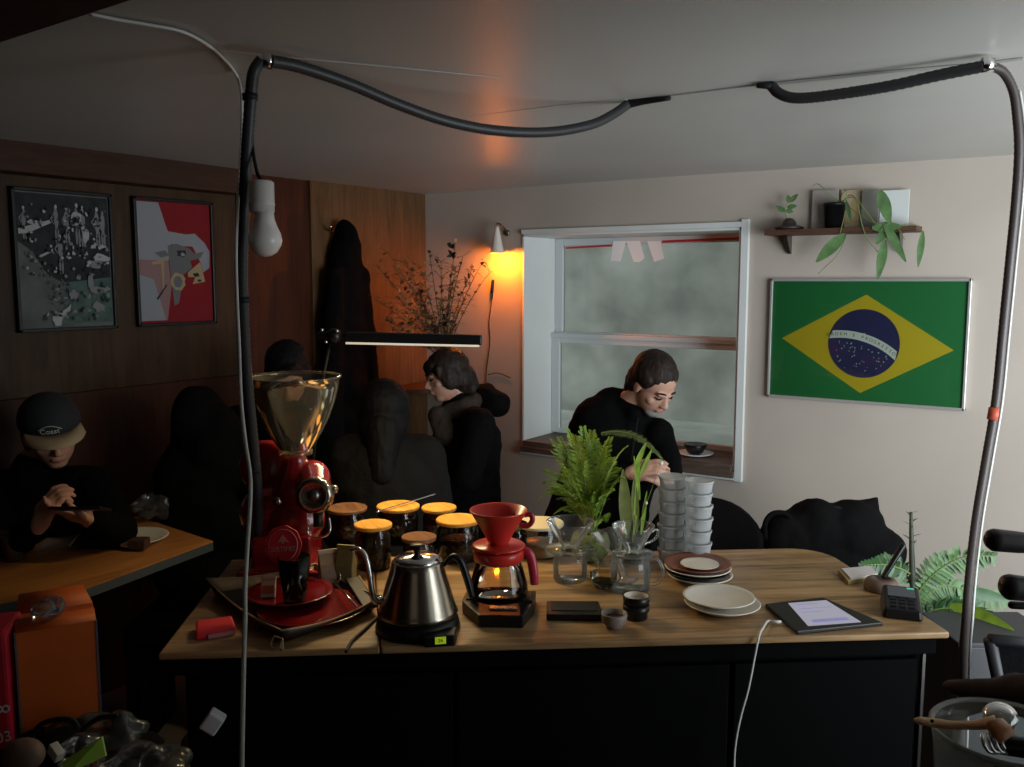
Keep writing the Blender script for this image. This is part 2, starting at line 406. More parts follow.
# ceiling joints and the flat raceway strip
def ceil_strip(pix, wd, th, name, m):
    mb = MB()
    for (p, q) in zip(pix[:-1], pix[1:]):
        A, B = PZ(*p, CZ-.001), PZ(*q, CZ-.001); d = (B-A).normalized(); n = Vector((-d.y, d.x, 0))*wd/2
        mb.prism([A+n, B+n, B-n, A-n], (0, 0, -th))
    return struct(name, mb, m)
ceil_strip([(190, 47), (270, 56), (400, 68), (500, 78)], .008, .0012, 'trim_6', 'ceil')
ceil_strip([(755, 85), (880, 72), (985, 63), (1024, 58)], .010, .005, 'trim_7', 'ceil')
ceil_strip([(470, 117), (560, 106), (628, 100)], .035, .0018, 'trim_8', 'ceil')
ceil_strip([(672, 97), (762, 86)], .045, .003, 'trim_9', 'ceil')
# ================================================================ wall things
def clasp(mb, p, r=.016): mb.tube([Vector(p)+Vector((0, 0, .03)), Vector(p)-Vector((0, 0, .012))], r)
# framed flag
fl = [(773, 279.2), (974.8, 278), (964.7, 410.5), (768, 396)]
fx0, fx1 = PY(770.5, 330).x, PY(969.5, 340).x; fz1 = PY(870, 278.6).z; fz0 = PY(870, 403.6).z
FY = BY-.012
T = thing('framed_flag', 'framed green, yellow and blue Brazilian flag on the wall right of the window', 'picture', ((fx0+fx1)/2, BY, (fz0+fz1)/2))
W_, H_ = fx1-fx0, fz1-fz0
mb = MB(); fw_ = .011
for c, d in (((0, -.012, H_/2-fw_/2), (W_, .024, fw_)), ((0, -.012, -H_/2+fw_/2), (W_, .024, fw_)), ((-W_/2+fw_/2, -.012, 0), (fw_, .024, H_)), ((W_/2-fw_/2, -.012, 0), (fw_, .024, H_))): mb.box(c, d)
part('frame', mb, mat('silver_frame', (.62, .62, .60), .3, .6), T, bev=.002)
mb = MB(); y0 = -.010; mb.box((0, -.006, 0), (W_-fw_, .008, H_-fw_), 0)
def poly(pts, y, mi): mb.prism([(x, y, z) for x, z in pts], (0, -.0006, 0), mi)
def fp(px, py): p = PY(px, py, BY-.01); return (p.x-T.location.x, p.z-T.location.z)
rh = [fp(782, 338), fp(866.5, 294.5), fp(954, 350.3), fp(860, 393)]
poly(rh, -.0102, 1)
ccx, ccz = (fp(828, 345)[0]+fp(900, 345)[0])/2, (fp(864, 310)[1]+fp(864, 377)[1])/2; rr = (fp(900, 345)[0]-fp(828, 345)[0])/2
poly([(ccx+rr*math.cos(a*.1309), ccz+rr*math.sin(a*.1309)) for a in range(48)], -.0109, 2)
# white arc band clipped to the disc
bc = (ccx-rr*.62, ccz-rr*2.05); R0, R1 = rr*2.20, rr*2.42; up_, lo_ = [], []
for k in range(60):
    a = math.radians(118-100*k/59)
    for R, L_ in ((R1, up_), (R0, lo_)):
        x, z = bc[0]+R*math.cos(a), bc[1]+R*math.sin(a)
        if (x-ccx)**2+(z-ccz)**2 < rr*rr*1.0: L_.append((x, z))
poly(up_+lo_[::-1], -.0116, 3)
g = random.Random(5)
stars = [(.02, .30, 1.6)]+[(g.uniform(-.75, .7), g.uniform(-.8, .05), g.uniform(1.0, 2.1)) for _ in range(60)]
for sx, sz, sr in stars:
    x, z = ccx+sx*rr, ccz+sz*rr
    if sx*sx+sz*sz > .8 or math.hypot(x-bc[0], z-bc[1]) > R0-.008 and sz < .2: continue
    r_ = .0019*sr; poly([(x+r_*(1 if k % 2 == 0 else .45)*math.sin(k*math.pi/5), z+r_*(1 if k % 2 == 0 else .45)*math.cos(k*math.pi/5)) for k in range(10)], -.0116, 3)
part('flag_print', mb, [mat('flag_green', (.018, .20, .05), .5), mat('flag_yellow', (.62, .46, .015), .5), mat('flag_blue', (.022, .022, .09), .5), mat('flag_white', (.66, .68, .6), .5)], T)
mw = 'ORDEM E PROGRESSO'; tm = bmesh.new(); Rm = (R0+R1)/2
for k, ch in enumerate(mw):
    if ch == ' ': continue
    a = math.radians(99.5-3.05*k)
    me = text(ch, rr*.13, m4((math.sin(a), 0, -math.cos(a)), (math.cos(a), 0, math.sin(a)), (0, -1, 0), (bc[0]+Rm*math.cos(a), -.0126, bc[1]+Rm*math.sin(a)))); tm.from_mesh(me)
me = bpy.data.meshes.new('motto'); tm.to_mesh(me); part('motto_lettering', me, 'leafd', T)
mb = MB(); mb.box((0, -.018, 0), (W_-2*fw_, .002, H_-2*fw_)); part('glass_pane', mb, 'pane', T)

# posters on the left wall
def poster(pix, name, label, draw):
    ps = [PX(*p) for p in pix]; ya, yb = (ps[0].y+ps[3].y)/2, (ps[1].y+ps[2].y)/2; z1, z0 = (ps[0].z+ps[1].z)/2, (ps[2].z+ps[3].z)/2
    X0 = LX+.002
    T = thing(name, label, 'poster', (X0, (ya+yb)/2, (z0+z1)/2)); W, H = yb-ya, z1-z0
    mb = MB(); t = .012
    for c, d in (((.012, 0, H/2-t/2), (.024, W, t)), ((.012, 0, -H/2+t/2), (.024, W, t)), ((.012, -W/2+t/2, 0), (.024, t, H)), ((.012, W/2-t/2, 0), (.024, t, H))): mb.box(c, d)
    part('frame', mb, 'blackplastic', T, bev=.002)
    mb = MB(); mb.box((.006, 0, 0), (.01, W-t, H-t), 0)
    cnt = [0]
    def P2(pts, mi):   # u 0..1 across, v 0..1 down
        cnt[0] += 1; x = .0112+.00012*cnt[0]
        mb.prism([(x, (u-.5)*(W-2*t), (.5-v)*(H-2*t)) for u, v in pts], (.0001, 0, 0), mi)
    mats = draw(P2); part('poster_print', mb, mats, T, nofix=False); return T
def blob(cx, cy, rx, ry, g, n=10, j=.35): return [(min(.99, max(.01, cx+rx*(1+g.uniform(-j, j))*math.cos(2*math.pi*k/n))), min(.99, max(.01, cy+ry*(1+g.uniform(-j, j))*math.sin(2*math.pi*k/n)))) for k in range(n)]
def figure(P2, x, y, s, g, mi, mh):
    P2(blob(x, y+.10*s, .030*s, .085*s, g, 9, .2), mi); P2(blob(x-.012*s, y+.24*s, .012*s, .07*s, g, 7, .2), mi); P2(blob(x+.016*s, y+.24*s, .012*s, .07*s, g, 7, .2), mi)
    P2(blob(x, y, .016*s, .018*s, g, 9, .1), mh)
    P2([(x-.02*s, y+.04*s), (x-.07*s, y+.10*s), (x-.03*s, y+.15*s), (x-.035*s, y+.13*s), (x-.055*s, y+.10*s), (x-.02*s, y+.07*s)], mi)
def draw1(P2):
    g = random.Random(4)
    P2([(.01, .01), (.99, .01), (.99, .55), (.6, .6), (.3, .5), (.01, .36)], 1)
    P2([(.3, .42), (.99, .36), (.99, .65), (.55, .70), (.42, .62)], 1)
    P2([(.5, .66), (.99, .62), (.99, .97), (.42, .97), (.46, .8)], 2)
    P2([(.16, .44), (.36, .48), (.45, .66), (.30, .60)], 1)
    for x, y, s in ((.09, .12, .75), (.42, .10, .9), (.53, .11, .9), (.64, .08, 1.0), (.70, .12, .95), (.86, .10, 1.0), (.92, .12, .9), (.44, .32, .9)): figure(P2, x, y, s, g, 3, 4)
    P2([(.02, .27), (.34, .20), (.36, .22), (.12, .30), (.02, .31)], 4); P2(blob(.17, .22, .08, .015, g), 4)
    P2(blob(.62, .18, .07, .05, g), 4); P2(blob(.63, .19, .045, .03, g), 1); P2(blob(.72, .31, .04, .06, g), 4)
    P2(blob(.84, .385, .09, .022, g), 4); P2(blob(.82, .52, .10, .035, g), 3); P2(blob(.88, .47, .09, .03, g), 4); P2(blob(.93, .55, .05, .03, g), 1)
    P2([(.20, .47), (.36, .41), (.36, .43), (.22, .48)], 4)
    for x, y, rx, ry in ((.75, .66, .04, .07), (.84, .72, .10, .03), (.92, .71, .05, .02), (.55, .75, .05, .05), (.82, .85, .06, .04), (.62, .62, .03, .02)): P2(blob(x, y, rx, ry, g), 3)
    P2([(.30, .92), (.36, .90), (.48, .85), (.52, .82), (.50, .90), (.42, .93), (.40, .985), (.34, .985)], 4); P2([(.22, .93), (.28, .88), (.27, .92)], 4)
    for k in range(150): P2(blob(g.uniform(.05, .95), g.uniform(.08, .62), g.uniform(.006, .022), g.uniform(.006, .016), g, 6), g.choice((3, 4, 1, 1)))
    for k in range(45): P2(blob(g.uniform(.25, .95), g.uniform(.66, .95), g.uniform(.008, .03), g.uniform(.006, .022), g, 6), g.choice((3, 2, 1, 0)))
    return [mat('print_grey', (.12, .123, .12), .6, spec=.08, noise=.2, scale=10), mat('print_black', (.03, .032, .034), .6, spec=.08, noise=.3, scale=20), mat('print_green_grey', (.075, .115, .10), .6, spec=.08, noise=.3, scale=25), mat('print_mid_grey', (.21, .21, .21), .6, spec=.08), mat('print_pale', (.38, .38, .38), .6, spec=.08)]
def draw2(P2):
    g = random.Random(9)
    P2([(.01, .01), (.30, .01), (.40, .22), (.46, .30), (.40, .5), (.01, .5)], 1)
    P2([(.40, .24), (.66, .26), (.78, .25), (.92, .33), (.98, .40), (.97, .54), (.88, .58), (.85, .50), (.74, .36), (.60, .36), (.42, .34)], 1)
    P2([(.01, .48), (.40, .48), (.43, .70), (.36, .98), (.01, .98)], 2)
    P2([(.01, .60), (.20, .64), (.34, .98), (.01, .98)], 1)
    P2([(.40, .36), (.52, .34), (.70, .38), (.76, .42), (.90, .40), (.84, .46), (.70, .48), (.72, .54), (.60, .60), (.52, .84), (.46, .86), (.42, .56)], 3)
    P2(blob(.58, .42, .07, .035, g), 4); P2(blob(.60, .43, .03, .015, g), 1)
    for cx_ in (.52,): P2(blob(cx_, .66, .10, .075, g, 16, .12), 5); P2(blob(cx_, .66, .06, .05, g, 14, .08), 3)
    P2([(.66, .58), (.84, .49), (.86, .54), (.90, .66), (.72, .68), (.76, .62), (.66, .62)], 5); P2(blob(.78, .60, .05, .02, g), 4); P2(blob(.82, .65, .03, .012, g), 4)
    P2([(.18, .50), (.38, .46), (.38, .48), (.34, .49), (.33, .74), (.31, .74), (.30, .51), (.18, .52)], 5)
    P2([(.22, .80), (.36, .68), (.37, .69), (.24, .81)], 4); P2([(.22, .42), (.36, .40), (.42, .44), (.30, .46)], 3)
    return [mat('print_deep_red', (.20, .014, .018), .6, spec=.08), mat('print_soft_white', (.25, .26, .28), .6, spec=.08), mat('print_pink', (.25, .15, .145), .6, spec=.08), mat('print_stone_grey', (.13, .13, .135), .6, spec=.08), mat('print_black_ink', (.03, .03, .03), .6, spec=.08), mat('print_gold', (.33, .25, .14), .6, spec=.08)]
poster([(8, 186), (108, 195), (115, 328), (15, 333)], 'framed_poster', 'framed black and white poster of crowded figures at the far left of the wall', draw1)
poster([(130, 196), (210, 203), (213, 324), (135, 326)], 'framed_poster', 'framed red and white poster with a grey head drawing on the brown wall', draw2)

# wall shelf with plants
sz1 = PY(765, 236, BY-.06).z; sxa, sxb = PY(765, 232, BY-.11).x, PY(917, 228, BY-.11).x
T = thing('wall_shelf', 'narrow dark wood shelf on the wall above the flag', 'shelf', ((sxa+sxb)/2, BY, sz1))
SW = sxb-sxa; zsh = .022
mb = MB(); mb.box((0, -.06, zsh/2), (SW, .12, zsh)); part('board', mb, 'shelfwood', T, bev=.002)
for x in (-SW/2+.075, SW/2-.075):
    mb = MB(); mb.prism([(x-.006, -.002, 0), (x-.006, -.075, 0), (x-.006, -.07, -.012), (x-.006, -.014, -.075), (x-.006, -.002, -.075)], (.012, 0, 0)); part('bracket', mb, 'darksteel', T)
ST = sz1+zsh
def leafm(mb, base, d, L, Wd, up=(0, 0, 1), droop=.3, mi=0, fold=.15):
    d = Vector(d).normalized(); up = Vector(up); s_ = d.cross(up)
    if s_.length < .01: s_ = d.cross(Vector((1, 0, 0)))
    s_.normalize(); u = s_.cross(d).normalized(); vs = []; K = 7
    for k in range(K+1):
        t = k/K; wv = Wd*math.sin(math.pi*min(1, t*.92+.04))**.8*(1-.35*t); c = Vector(base)+d*(L*t)+Vector((0, 0, -1))*(droop*L*t*t)
        vs += [c-s_*wv+u*(fold*wv), c, c+s_*wv+u*(fold*wv)]
    fs = []
    for k in range(K): a = k*3; fs += [(a, a+1, a+4, a+3), (a+1, a+2, a+5, a+4)]
    mb.add(vs, fs, mi)
def SP(px, py, off=.06): return PY(px, py, BY-off)
# trailing plant in a black pot
p0 = SP(834, 229); T = thing('trailing_plant', 'trailing vine with long pointed leaves in a black pot on the wall shelf', 'plant', (p0.x, BY-.06, ST))
mb = MB(); h = PY(834, 203, BY-.06).z-ST; mb.lathe([(.001, 0), (.036, 0), (.043, h-.012), (.047, h-.012), (.047, h), (.041, h), (.04, h-.015)], 24); part('pot', mb, 'blackplastic', T)
mb = MB(); mb.disc((0, 0, h-.016), .0405); part('soil', mb, 'soil', T)
vines = [[(838, 202), (846, 190), (845, 212), (838, 240), (832, 254)], [(842, 203), (852, 195), (868, 214), (880, 232), (884, 250), (880, 262)],
         [(840, 202), (855, 198), (862, 225), (868, 240), (878, 252)], [(841, 203), (828, 192), (818, 184), (812, 186)], [(846, 205), (872, 222), (895, 226), (905, 240)], [(846, 236), (838, 254), (824, 268), (818, 274)]]
mb = MB()
for v in vines: mb.tube([SP(x, y, .125 if k else .06) for k, (x, y) in enumerate(v)], .0016, 6, 0, 5)
part('stem', mb, 'greenstem', T, True)
mb = MB()
def pleaf(px, py, qx, qy, wd, off=.13, droop=0, mi=0, tilt=.0):
    a, b = SP(px, py, off), SP(qx, qy, off+tilt); leafm(mb, a, b-a, (b-a).length, wd, (0.15, -1, .1), droop, mi)
pleaf(845, 234, 816, 262, .030, tilt=.02); pleaf(880, 190, 890, 224, .028, tilt=.02); pleaf(885, 240, 878, 279, .022); pleaf(884, 222, 906, 262, .020, tilt=.02)
pleaf(923, 231, 918, 267, .015); pleaf(872, 228, 902, 226, .024, mi=0); pleaf(892, 222, 876, 244, .022, mi=0); pleaf(846, 200, 851, 222, .010, mi=1); pleaf(880, 262, 877, 279, .008)
part('leaves', mb, ['leafgrey', 'leafd'], T, True)
mb = MB(); mb.tube([SP(897, 226, .13), SP(912, 224, .13), SP(923, 231, .13)], .0013, 6, 0, 4); part('stem', mb, 'greenstem', T, True)
# small plant in a dark shallow bowl
p0 = SP(789, 230); T = thing('small_potted_plant', 'tiny sprig growing from a dark boat-shaped dish at the left end of the wall shelf', 'plant', (p0.x, BY-.06, ST))
mb = MB(); mb.lathe([(.001, 0), (.05, .0), (.062, .01), (.05, .014), (.03, .02), (.026, .034), (.016, .046), (.001, .05)], 24); part('dish', mb, 'leatherdark', T)
mb = MB(); mb.tube([SP(788, 222), SP(785, 212), SP(787, 204), SP(794, 197)], .0018, 6, 0, 4); part('stem', mb, 'greenstem', T, True)
mb = MB()
for a, b in (((786, 212), (776, 206)), ((787, 207), (797, 206)), ((790, 202), (798, 194)), ((789, 203), (788, 195)), ((786, 210), (793, 212))):
    A, B = SP(*a), SP(*b); leafm(mb, A, B-A, (B-A).length, .013, (0, -1, .2), 0)
part('leaves', mb, 'leafgrey', T, True)
def card(x0, x1, y0, y1, name, label, cat, mats, off, draw=None, th=.006):
    a, b = PY(x0, (y0+y1)/2, BY-off).x, PY(x1, (y0+y1)/2, BY-off).x; z = PY((x0+x1)/2, y0, BY-off).z
    T = thing(name, label, cat, ((a+b)/2, BY-off, ST)); mb = MB(); H = z-ST; mb.box((0, 0, H/2), (b-a, th, H)); part('board', mb, mats[0], T, bev=.001)
    if draw: draw(T, b-a, H, th)
    return T
def d_a(T, W, H, th):
    mb = MB(); mb.prism([(-W*.4, -th/2-.0005, H*.12), (W*.1, -th/2-.0005, H*.85), (W*.35, -th/2-.0005, H*.7), (W*.3, -th/2-.0005, H*.15)], (0, -.0005, 0)); part('picture_print', mb, mat('ochre_print', (.36, .27, .13), .6), T)
card(812, 838, 190, 229, 'picture_card', 'dull grey card leaning behind the black pot on the wall shelf', 'card', [mat('grey_card', (.33, .29, .26), .6)], .022)
card(841, 862, 190, 227, 'picture_card', 'beige and ochre card standing right of the black pot', 'card', [mat('tan_card', (.42, .32, .22), .6)], .02, d_a)
card(862, 879, 190, 226, 'book', 'grey-green narrow book standing mid shelf beside the ochre card', 'book', [mat('greygreen_card', (.16, .16, .13), .6)], .03, None, .02)
card(880, 909, 190, 225, 'picture_card', 'plain white card at the right end of the wall shelf', 'card', [mat('white_card', (.62, .64, .62), .6)], .022)

# wall sconce
sc = PY(497, 240, BY-.085); r_ = .036
T = thing('wall_lamp', 'small pale cone wall lamp glowing orange left of the window', 'lamp', (sc.x, BY, sc.z))
h = PY(497, 226, BY-.085).z-PY(497, 252, BY-.085).z
mb = MB(); mb.lathe([(r_, -h*.52), (r_*.93, -h*.42), (.013, h*.33), (.011, h*.42), (.0105, h*.5)], 32, (0, -.085, 0)); part('shade', mb, mat('lamp_shade_white', (.75, .68, .58), .4), T, sol=.0015)
mb = MB(); mb.tube([(0, -.085, h*.5), (0, -.085, h*.62), (.002, -.06, h*.62), (.004, -.02, h*.45), (.004, -.004, h*.3)], .0045, 8, 0, 4); mb.lathe([(.001, 0), (.016, 0), (.016, .008), (.001, .010)], 20, (.004, 0, h*.3), M3=Matrix.Rotation(math.radians(90), 3, 'X')); part('arm', mb, 'darksteel', T)
mb = MB(); mb.ell((0, -.085, -h*.22), (.013, .013, .017)); part('bulb', mb, mat('amber_bulb', (1, .4, .08), .3, emit=(1, .24, .02), es=20), T)
def point(name, loc, pw, col, r=.012):
    l = bpy.data.lights.new(name, 'POINT'); l.energy = pw; l.color = col; l.shadow_soft_size = r; o = bpy.data.objects.new(name, l); COL.objects.link(o); o.location = loc; return o
point('wall_lamp_glow', (sc.x, BY-.085, sc.z-h*.50), 18, (1, .22, .008), .018)
# its cord with an inline switch
T = thing('lamp_cord', 'thin dark cord with an inline switch hanging on the wall below the wall lamp', 'cord', PY(492, 372, BY-.004))
mb = MB(); mb.tube([PY(x, y, BY-.004) for x, y in ((493, 290), (492, 300), (489, 322), (490, 340), (488, 358), (486, 376), (487, 400))], .0022, 6, 0, 4); mb.tube([PY(x, y, BY-.004) for x, y in ((488, 375), (498, 373), (511, 378))], .0018, 6, 0, 4); part('cord', mb, 'blackrubber', T, True)
mb = MB(); a, b = PY(493, 281, BY-.01), PY(492, 292, BY-.01); mb.cap(a, b, .0085, .0085); part('switch', mb, 'blackplastic', T, True)

# bare bulb hanging from the conduit
bp = PD(265, 240, 1.78); sck = PD(262.5, 196, 1.78); top = PD(259, 181, 1.78)
T = thing('hanging_bulb', 'unlit bare white bulb in a white socket hanging beside the left conduit', 'lamp', bp)
R_ = 16.8*1.78/900
zz = (top.z-bp.z)
mb = MB(); mb.lathe([(.001, -R_), (R_*.35, -R_*.94), (R_*.7, -R_*.72), (R_*.95, -R_*.3), (R_, 0), (R_*.93, R_*.38), (R_*.74, R_*.8), (R_*.6, R_*1.2), (R_*.55, R_*1.75), (.001, R_*1.8)], 32); part('bulb', mb, mat('opal_bulb', (.72, .68, .64), .25), T)
sm = Vector((-.006, 0, 0))
mb = MB(); mb.lathe([(.001, R_*1.65), (R_*.72, R_*1.65), (R_*.74, R_*2.05), (R_*.78, R_*2.07), (R_*.74, R_*2.15), (R_*.74, zz-.004), (R_*.6, zz), (.001, zz)], 28, sm); part('socket', mb, mat('socket_white', (.60, .56, .52), .4), T)
mb = MB(); mb.tube([bp+Vector((-.004, 0, zz-.002)), PD(257, 172, 1.78), PD(253, 150, 1.79), PD(252, 128, 1.80)], .0035, 8, 0, 4); part('cord', mb, 'blackrubber', T, True)

# ================================================================ conduits
def ribbed(pts, r, n=12, step=.0075, amp=.10, mi=0, k=12):
    P, R = catmull([Vector(p) for p in pts], [r]*len(pts), k); out = [P[0]]; 
    L = 0; q = []
    for a, b in zip(P[:-1], P[1:]):
        m = max(1, int((b-a).length/(step/2)))
        for j in range(m): q.append(a+(b-a)*(j/m))
    q.append(P[-1]); mb = MB(); mb.tube(q, [r*(1+(amp if i % 2 else -amp)) for i in range(len(q))], n); return mb
dC = dep(PZ(266, 58, CZ-.03)); dE = dep(PZ(257, 566, TOP+.01))
pix = [(262, 60), (254, 72), (251, 95), (247, 150), (244, 210), (242, 270), (244, 330), (248, 390), (254, 450), (258, 505), (258, 560)]
pts = [PD(x, y, dC+(dE-dC)*(max(0, (y-60)/500))**1.5) for x, y in pix]
c1 = PZ(266, 60, CZ-.02)
rC = 6.2*dC/900
T = thing('conduit', 'thick grey flexible conduit dropping from the ceiling clamp past the bulb to the counter', 'conduit', pts[-1], group=None)
part('pipe', ribbed(pts, rC, 12, .009, .05), 'conduit', T, True)
mb = MB()
for x, y, k in ((250, 97, 2), (243, 300, 5), (254, 470, 8)):
    p = min(pts, key=lambda q: 0) if 0 else PD(x, y, dC+(dE-dC)*(max(0, (y-60)/500))**1.5); mb.tube([p-Vector((0, 0, .006)), p+Vector((0, 0, .006))], rC*1.25, 14)
part('strap', mb, 'blackrubber', T, True)
mb = MB(); a, b = PD(263, 60, dC), PD(273, 62, dC+.01); mb.tube([a, b], rC*1.25, 16); part('clamp', mb, 'chrome', T, True)
hp = [(270, 61), (300, 67), (350, 84), (400, 105), (450, 122), (500, 131), (550, 132), (590, 125), (612, 115), (628, 104), (640, 101), (656, 100)]
dS = dep(PZ(628, 104, CZ-.01)); d0 = dC
pts = [PD(x, y, d0+(dS-d0)*min(1, (x-270)/358)) for x, y in hp[:10]]+[PZ(644, 101.5, CZ-.008), PZ(670, 98, CZ-.008)]
T = thing('conduit', 'grey conduit sagging under the ceiling from the left clamp towards the middle', 'conduit', pts[5])
part('pipe', ribbed(pts[:10], rC, 12, .009, .05), 'conduit', T, True)
mb = MB(); mb.tube(pts[9:], [rC*1.0, .008, .006], 8, 0, 3); part('end_sleeve', mb, 'blackrubber', T, True)
dR = dep(PZ(988, 64, CZ-.02)); dM = dep(PZ(772, 86, CZ-.01))
hp = [(772, 86), (777, 92), (788, 97), (805, 98), (840, 94), (890, 86), (940, 75), (985, 66)]
pts = [PD(x, y, dM+(dR-dM)*(x-772)/213) for x, y in hp]
T = thing('conduit', 'grey conduit sagging under the ceiling towards the right-hand clamp', 'conduit', pts[3])
part('pipe', ribbed(pts, 6.0*dR/900, 12, .009, .05), 'conduit', T, True)
mb = MB(); mb.tube([PZ(757, 85.5, CZ-.008), PZ(766, 85.5, CZ-.01), pts[0]], [.006, .008, 5.5*dR/900], 8, 0, 3); part('end_sleeve', mb, 'blackrubber', T, True)
vp = [(988, 65), (1003, 72), (1013, 90), (1017, 115), (1019, 150), (1016, 200), (1010, 260), (1003, 330), (996, 400), (986, 460), (976, 520), (969, 580), (966, 620), (963, 660), (960, 760)]
pts = [PD(x, y, dR+.0012*max(0, y-65)*.3) for x, y in vp]
T = thing('conduit', 'grey conduit running down the right edge from the ceiling clamp beside the counter end', 'conduit', pts[-1])
part('pipe', ribbed(pts, 4.6*dR/900, 12, .009, .04), mat('conduit_pale', (.07, .055, .052), .4), T, True)
mb = MB(); mb.tube([PD(982, 65, dR), PD(993, 65, dR)], rC*1.2, 16); part('clamp', mb, 'chrome', T, True)
mb = MB(); p = PD(995, 408, dR+.12); q = PD(993, 420, dR+.12); mb.tube([p, q], 6.2*dR/900, 12); part('tape', mb, mat('orange_tape', (.55, .10, .05), .5), T, True)
pts = [PD(x+6.5, y, dR-.03+.0003*max(0, y-65)) for x, y in vp[2:]]
mb = MB(); mb.tube(pts, .0028, 8, 0, 6); o = part('cable', mb, 'cablewhite', None, True); tag(o, 'thin white cable strapped along the right-hand conduit', 'cable')
# white cable on the left
cp = [(90, 14), (120, 20), (150, 25), (180, 31), (203, 42), (222, 57), (236, 74), (241, 90), (242, 110), (241, 150), (238, 200), (236, 250), (237, 300), (239, 345), (241, 400), (245, 440), (250, 475), (250, 505), (247, 550), (245, 590), (245, 620), (244, 650), (243, 700), (242, 770), (243, 860)]
def cd_(x, y):
    if x < 236 and y < 90: return dep(PZ(x, y, CZ-.008))
    k = dep(PZ(236, 74, CZ-.008)); 
    return k+(1.19-k)*min(1, max(0, (y-74)/540))
mb = MB(); mb.tube([PD(x, y, cd_(x, y)) for x, y in cp], .0033, 8, 0, 6); o = part('cable', mb, 'cablewhite', None, True); tag(o, 'long thin white cable hanging beside the left conduit down past the counter front', 'cable')

# ================================================================ bar counter
FR = PZ(950, 632); FRv = Vector((FR.x, FR.y, 0))
def CN(u, v, z=TOP): return FRv+CU*u+CV*v+Vector((0, 0, z))     # u<0 runs left along the front edge
CL = 1.545; CD = .575
T = thing('bar_counter', 'black bar counter with an oak worktop running across the foreground', 'counter', CN(-CL/2, 0, 0), CANG)
mb = MB(); th = .014
pts = [(-CL/2, 0), (CL/2, 0)]
rc = .10
for k in range(9): a = math.pi/2*k/8; pts.append((CL/2-.02-rc+rc*math.cos(a), CD-rc+rc*math.sin(a)))
sp = .415-CL/2     # joint between the two boards
right = [(sp+.001, 0)]+pts[1:]+[(sp+.001-.06, CD)]
mb.prism([(x, y, TOP-th) for x, y in right], (0, 0, th)); part('worktop', mb, 'counter', T, bev=.004)
mb = MB(); mb.prism([(x, y, TOP-th) for x, y in [(-CL/2, 0), (sp-.001, 0), (sp-.061, CD), (-CL/2, CD)]], (0, 0, th)); part('worktop', mb, 'counter', T, bev=.004)
mb = MB(); mb.box((0, .035, TOP-th-.02), (CL-.03, .03, .04)); part('apron', mb, 'black', T, bev=.002)
mb = MB(); zc = TOP-th-.04
mb.box((0, .30, zc/2), (CL-.06, .48, zc)); part('cabinet', mb, 'black', T)
for a, b in ((-CL/2+.04, -.22), (-.21, .34), (.35, CL/2-.04)):
    mb = MB(); mb.box(((a+b)/2, .052, zc/2+.02), (b-a, .016, zc-.08)); part('panel', mb, 'black', T, bev=.003)
mb = MB(); mb.box((CL/2-.028, .045, zc/2), (.006, .012, zc)); part('edge_strip', mb, 'darksteel', T)
p = PD(213, 719, 1.34); mb = MB()
lp = Vector((0, 0, 0))
M_ = Matrix.Rotation(CANG, 3, 'Z') @ Matrix.Rotation(math.radians(35), 3, 'Y')
hit = None
# white power adapter on the cabinet front
d = ray(215, 718); n = -CV; t = (CN(0, .044, 0)-CAM).dot(n)/d.dot(n); p = CAM+d*t
o = part('power_adapter', MB().box((0, 0, 0), (.034, .028, .040)), 'whitecer', None, bev=.004); o.location = p-CV*.014; o.rotation_euler = M_.to_euler(); tag(o, 'small white cube adapter tilted on the black cabinet front at lower left', 'adapter')
# ================================================================ things on the counter
CTR = 'things on the bar counter'
def at(px, py, z=TOP): return PZ(px, py, z)
def scl(p): return dep(p)/F          # metres per pixel at p
RA = YAW                              # facing the camera plane
# ---- kettle on its power base
p = at(418, 628); s = scl(p); kr = 40*s
T = thing('warming_dock', 'black round power base with a yellow-green label under the steel kettle', 'kettle dock', p, RA)
mb = MB(); mb.lathe([(.001, 0), (kr*1.03, 0), (kr*1.06, .006), (kr*1.0, .024), (kr*.92, .030), (.001, .030)], 40); part('base', mb, 'blackplastic', T)
mb = MB(); mb.prism([(.002, -kr*.8, 0), (kr*1.02, -kr*.55, 0), (kr*1.0, -kr*1.12, 0), (kr*.30, -kr*1.25, 0)], (0, 0, .022)); part('control_pod', mb, 'blackplastic', T, bev=.003)
mb = MB(); mb.box((kr*.66, -kr*1.20, .014), (.021, .0012, .014), 0, Matrix.Rotation(math.radians(12), 3, 'Z')); part('label', mb, 'yellow', T)
me = text('26', .010, m4((.98, .2, 0), (0, 0, 1), (.2, -.98, 0), (kr*.66, -kr*1.20-.001, .014))); part('label_number', me, 'moss', T)
kz = TOP+.031
T = thing('gooseneck_kettle', 'brushed steel gooseneck kettle with a black knob and handle', 'kettle', (p.x, p.y, kz), RA)
kh = .108
mb = MB(); mb.lathe([(.001, 0), (kr*.96, 0), (kr*1.0, .006), (kr*.97, .012), (kr*.93, .02), (kr*.80, kh*.55), (kr*.66, kh*.88), (kr*.63, kh), (kr*.60, kh+.003), (kr*.50, kh+.004)], 48); part('body', mb, 'steel', T)
mb = MB(); mb.lathe([(kr*.57, kh+.003), (kr*.56, kh+.007), (kr*.45, kh+.012), (.001, kh+.016)], 40); l_ = part('lid', mb, 'chrome', T)
mb = MB(); mb.lathe([(.001, kh+.013), (.008, kh+.013), (.006, kh+.02), (.008, kh+.024), (.015, kh+.027), (.017, kh+.031), (.014, kh+.035), (.001, kh+.036)], 24); part('knob', mb, 'blackplastic', l_)
